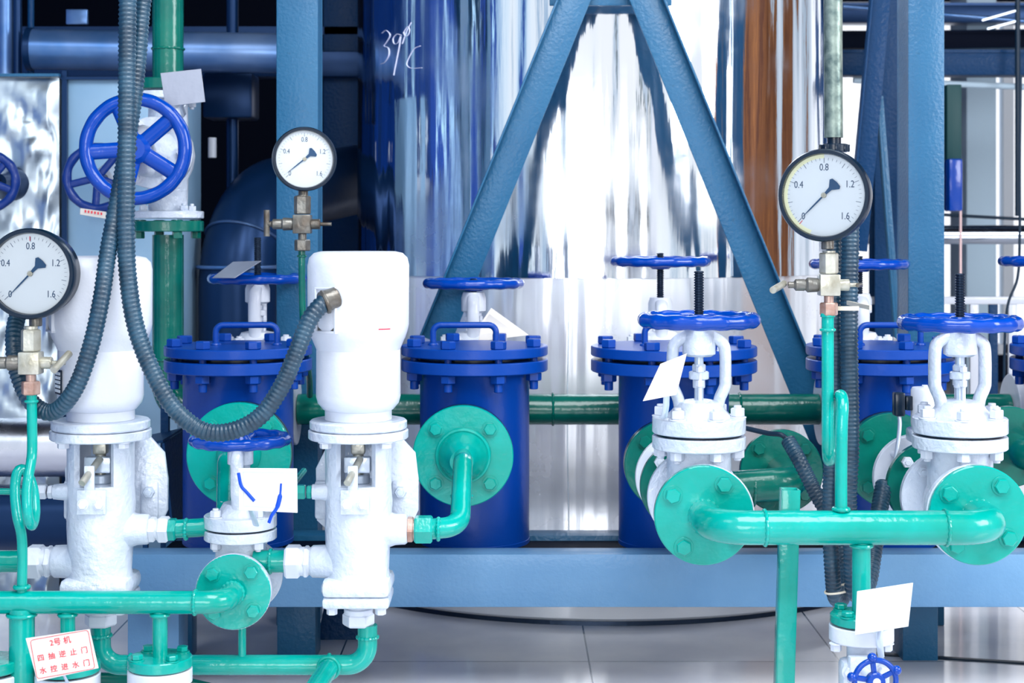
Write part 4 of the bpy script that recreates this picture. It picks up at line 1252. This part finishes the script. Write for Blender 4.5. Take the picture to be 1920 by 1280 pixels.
solo('cross_beam', MB().box(P(350, 122, 6.2), (2.6, .1, .1), bev=.005).box(P(350, 60, 6.25), (2.6, .1, .03)), DUCTD, 'dark horizontal beam deep behind the green riser', 'beam', P(350, 130, 6.2))
solo('lit_opening_plate', MB().box(P(145, 32, 5.6), (S(40, 5.6), .02, S(28, 5.6)), bev=.003), DUCT, 'small pale blue square plate glimpsed at the top left', 'plate', P(145, 46, 5.6))
solo('white_fitting', MB().cyl(S(8, 5.2), 0, S(38, 5.2), AX(P(398, 296, 5.2), (0, 0, 1)), 16), WHITE, 'tiny white cylinder glinting in the dark left of the middle gauge', 'fitting', P(398, 296, 5.2))
# horizontal lagged pipes low at left
solo('lagged_pipe', MB().tube([P(-60, 838, 4.3), P(60, 838, 4.3), P(235, 838, 4.3)], S(55, 4.3), 40), foil_mat('lagging_foil', (216, 218, 228), .25, 3, .3, (1, 1, 1), .02, 10, .3), 'silver lagged horizontal pipe behind the left pump', 'pipe', P(60, 890, 4.3))
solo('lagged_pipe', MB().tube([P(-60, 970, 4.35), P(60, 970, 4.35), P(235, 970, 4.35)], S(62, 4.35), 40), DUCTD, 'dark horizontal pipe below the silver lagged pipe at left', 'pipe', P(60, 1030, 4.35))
# two background handwheels on the boxes
for px, py, rr, lab in ((183, 333, 66, 'dark blue handwheel half hidden behind the large facing wheel'), (-20, 340, 58, 'dark blue handwheel cut by the left edge')):
    d = 4.45 if px > 0 else 4.4
    t = thing('background_valve', lab, 'valve', T(P(px, py, d)) @ RX(90))
    rim_wheel(t, I4, S(rr, d), .0125, NAVYW, 5, 50, 10, .18)
    part('stem', MB().cyl(.012, -.25, .01), IRON, t)
    part('bonnet', MB().lathe([(.05, -.25), (.05, -.16), (.03, -.12), (.025, -.07)], n=24), WHITEC if px > 0 else DUCTD, t)
tp, cen, nrm = plate('tag_plate', 'small white tag with red strokes under the half hidden handwheel', [P(151, 390, 4.4), P(150, 402, 4.4), P(198, 410, 4.4), P(199, 397, 4.4)], PLATEC)
mb = MB()
for i in range(6): mb.box(P(160 + i * 6, 396 + i * .9, 4.397), (.004, .001, .007))
part('lettering', mb, RED, tp, 'faint red strokes', W=True)

# ============================================================ BACKGROUND RIGHT
solo('chrome_rail', MB().tube([P(1560, 440, 6.6), P(1700, 440, 6.6), P(2100, 440, 6.6)], S(18, 6.6), 28), CHROME, 'thick polished horizontal pipe crossing behind right columns', 'pipe', P(1750, 458, 6.6))
solo('dark_rod', MB().tube([P(1560, 392, 6.9), P(1760, 402, 6.7), P(2050, 418, 6.5)], S(3.5, 6), 10), CABLE, 'thin dark rod just above the polished pipe', 'rod', P(1760, 402, 6.0))
t = thing('guard_railing', 'low white railing between the right column and the window', 'railing', T(P(1800, 740, 6.3) ))
part('top_rail', MB().box(P(1820, 563, 6.3), (S(480, 6.3), .03, S(14, 6.3)), bev=.003), WHITE, t, W=True)
for i, px in enumerate((1655, 1735, 1826, 1862, 1898, 1934)):
    z = P(0, 570, 6.3).z
    part('post', MB().box((P(px, 0, 6.3).x, 6.3, z / 2), (S(16, 6.3), .02, z), bev=.002), STEELD if i % 2 else WHITE, t, W=True)
solo('hanging_cable', MB().tube(cr([P(1914, 140, 5.2), P(1912, 300, 5.2), P(1912, 440, 5.2), P(1908, 520, 5.2), P(1890, 570, 5.2), P(1884, 640, 5.2), P(1882, 760, 5.2)], 6), .0045, 8), CABLE, 'black cable hanging down the right edge', 'cable', P(1882, 760, 5.2))
DG = mat('deep_green_panel', (14, 62, 66), .5, bs=8, bd=.1)
solo('switch_panel', MB().box(P(1784, 235, 6.0), (S(28, 6), .08, S(150, 6)), bev=.005), DG, 'narrow dark green panel right of the broad right column', 'panel', P(1784, 300, 6.0))
mb = MB().box(P(1787, 347, 5.9), (S(26, 5.9), .08, S(98, 5.9)), bev=.008)
solo('blue_cabinet', mb, BLUE, 'small bright blue box beside the pale pier at right', 'box', P(1787, 395, 5.9))
solo('red_pipe', MB().tube([P(1801, 300, 6.1), P(1801, 560, 6.1), P(1801, 800, 6.1)], .005, 10), mat('pale_pink_pipe', (232, 200, 200), .4, bd=0), 'thin pale pink pipe at the edge of the pier', 'pipe', P(1801, 800, 6.1))
for y, th, d_, m_, lab in ((121, 44, 6.6, STEELD, 'heavy blue overhead beam lowest at upper right'), (78, 30, 7.2, NAVY, 'dark overhead beam second lowest at upper right'), (28, 34, 7.6, DUCTD, 'dark overhead beam highest at upper right')):
    a = P(1580, y, d_)
    solo('overhead_beam', MB().box((a.x + 1.2, d_, a.z), (2.6, .12, S(th, d_)), bev=.004).box((a.x + 1.2, d_ - .05, a.z + S(th / 2, d_)), (2.6, .03, .012)), m_, lab, 'beam', Vector((a.x, d_, a.z)))
for (a, b, lab) in (((1842, 38), (1905, 20), 'thin slanting ceiling lamp tube, upper one at top right'), ((1852, 54), (1904, 40), 'thin slanting ceiling lamp tube, lower one at top right')):
    solo('lamp_tube', MB().tube([P(a[0], a[1], 6.4), P(b[0], b[1], 6.45)], .004, 10), mat('lamp_glow', (226, 238, 255), .5, bd=0, emit=1.5), lab, 'lamp', P(a[0], a[1], 6.4))
solo('floor_bar', MB().box((0, 0, 0), (.9, .03, .02), T(P(1965, 1252, 3.86) + Vector((0, 0, 0))) @ RZ(-14), .003), CABLE, 'thin dark bar lying on the tiles at right', 'bar', Vector((P(1960, 0, 3.86).x, 3.86, 0)))

for (a, b, r_, m_, lab) in (((1580, 66, 7.4), (2000, 60, 7.4), 7, DUCTD, 'dark thin pipe between the overhead beams at upper right'),
                            ((1580, 97, 6.9), (2000, 90, 6.8), 3, CABLE, 'black cable strung above the lowest overhead beam at upper right'),
                            ((1580, 12, 7.0), (2000, 46, 7.0), 4, DUCT, 'grey slanting pipe near the slanting lamp tubes at upper right'),
                            ((1600, 150, 6.6), (2000, 166, 6.6), 6, CONC, 'pale pipe hung just under the lowest overhead beam at upper right')):
    solo('overhead_pipe', MB().tube([P(*a), P(*b)], S(r_, a[2]), 14), m_, lab, 'pipe', P(*a))
for px, w_, lab in ((1908, 5, 'slim dark hanger rod at the right edge before the window'),):
    solo('hanger_rod', MB().tube([Vector((P(px, 0, 6.45).x, 6.45, 4.0)), P(px, 405, 6.45)], S(w_, 6.45), 10), CABLE, lab, 'rod', P(px, 405, 6.45))

GROUPS = {'basket_strainer': 'blue basket strainers on the skid beam', 'gate_valve': 'white gate valves with blue wheels', 'control_valve': 'tall white control valves',
          'pressure_gauge': 'round pressure gauges', 'gauge_cock': 'gauge cocks under the gauges', 'corrugated_hose': 'corrugated black hoses',
          'siphon_tube': 'green siphon tubes under the gauges', 'steel_column': 'blue steel columns', 'header_pipe': 'pieces of the header pipe',
          'tag_plate': 'plates hung on the valves', 'check_valve': 'check valves behind the front pair', 'branch_valve': 'flanged valves under the manifold',
          'overhead_beam': 'overhead beams at upper right', 'overhead_pipe': 'overhead pipes at upper right', 'lamp_tube': 'slanting lamp tubes',
          'angle_brace': 'slanting angle iron braces', 'background_valve': 'handwheels in the background', 'crossover_pipe': 'elbowed crossover pipes',
          'inlet_elbow': 'curled green strainer inlets', 'vertical_pipe': 'pipes in the top left corner'}
for o in COL.objects:
    if o.parent is None and o.type in ('EMPTY', 'MESH') and o.name.split('.')[0] in GROUPS:
        o['group'] = GROUPS[o.name.split('.')[0]]

# ============================================================ CAMERA, LIGHT, WORLD
cam = bpy.data.cameras.new('camera'); co = bpy.data.objects.new('camera', cam); COL.objects.link(co)
co.location = (0, 0, CZ); co.rotation_euler = (R(90), 0, 0)
cam.sensor_width = 36; cam.lens = 36 * F / 1920; cam.shift_y = -(640 - HY) / 1920; cam.clip_start = .05
cam.dof.use_dof = True; cam.dof.focus_distance = 3.15; cam.dof.aperture_fstop = 7
scene.camera = co


def area(name, loc, target, size, e, col, sy=None):
    l = bpy.data.lights.new(name, 'AREA'); l.energy = e; l.color = col; l.size = size
    if sy: l.shape = 'RECTANGLE'; l.size_y = sy
    o = bpy.data.objects.new(name, l); COL.objects.link(o); o.location = loc
    o.rotation_euler = (Vector(target) - Vector(loc)).to_track_quat('-Z', 'Y').to_euler()
    return o


area('hall_lamp', (.5, 1.7, 3.4), (.3, 3.6, .0), 1.8, 95, (.93, .96, 1))
area('hall_lamp', (-1.8, 1.2, 3.2), (-.2, 3.6, .6), 1.0, 12, (.85, .93, 1))
area('hall_lamp', (1.6, 4.6, 3.7), (1.0, 4.4, 0), 1.2, 14, (.85, .93, 1))

area('window_light', (-.35, -1.2, 1.3), (.2, 4.2, .0), 1.9, 42, (.97, .98, 1), 1.1)  # added fill from behind the camera, lifts floor and lower vessel
area('window_light', (3.9, 1.4, 2.4), (.4, 4.1, 0), 1.8, 120, (.95, .97, 1))  # added side fill from the right to brighten the floor

w = bpy.data.worlds.new('world'); scene.world = w; w.use_nodes = True
N, L = w.node_tree.nodes, w.node_tree.links
bg = N['Background']
tc = N.new('ShaderNodeTexCoord'); sp = N.new('ShaderNodeSeparateXYZ'); L.new(tc.outputs['Generated'], sp.inputs[0])
at = N.new('ShaderNodeMath'); at.operation = 'ARCTAN2'; L.new(sp.outputs[0], at.inputs[0]); L.new(sp.outputs[1], at.inputs[1])
rp = N.new('ShaderNodeValToRGB'); mr = N.new('ShaderNodeMapRange'); mr.inputs[1].default_value = -PI; mr.inputs[2].default_value = PI
L.new(at.outputs[0], mr.inputs[0]); L.new(mr.outputs[0], rp.inputs[0])
# azimuth 0 = behind the camera (-y) going through -x (.25), +y (.5), +x (.75)
el = rp.color_ramp.elements
el[0].position = 0; el[0].color = (1, 1, 1.02, 1); el[1].position = 1; el[1].color = (1, 1, 1.02, 1)
for p, c in ((.04, (.95, .97, 1)), (.055, (.35, .5, .68)), (.075, (.9, .95, 1)), (.11, (.75, .88, 1)), (.14, (.16, .36, .66)), (.3, (.12, .3, .6)), (.42, (.5, .7, .9)), (.5, (1.1, 1.15, 1.25)), (.66, (1.1, 1.12, 1.2)), (.74, (.3, .4, .5)),
             (.80, (.6, .7, .8)), (.84, (1, 1, 1)), (.88, (.3, .45, .6)), (.9, (.95, .98, 1)), (.955, (.92, .93, 1)), (.965, (.55, .66, .8)), (.975, (1, 1, 1))):
    e = el.new(p); e.color = (*c, 1)
L.new(rp.outputs[0], bg.inputs[0]); bg.inputs[1].default_value = .85
scene.view_settings.view_transform = 'Standard'; scene.view_settings.look = 'None'; scene.view_settings.gamma = 1
scene.view_settings.exposure = .4; scene.view_settings.use_curve_mapping = False
scene.cycles.max_bounces = 8; scene.cycles.use_denoising = True
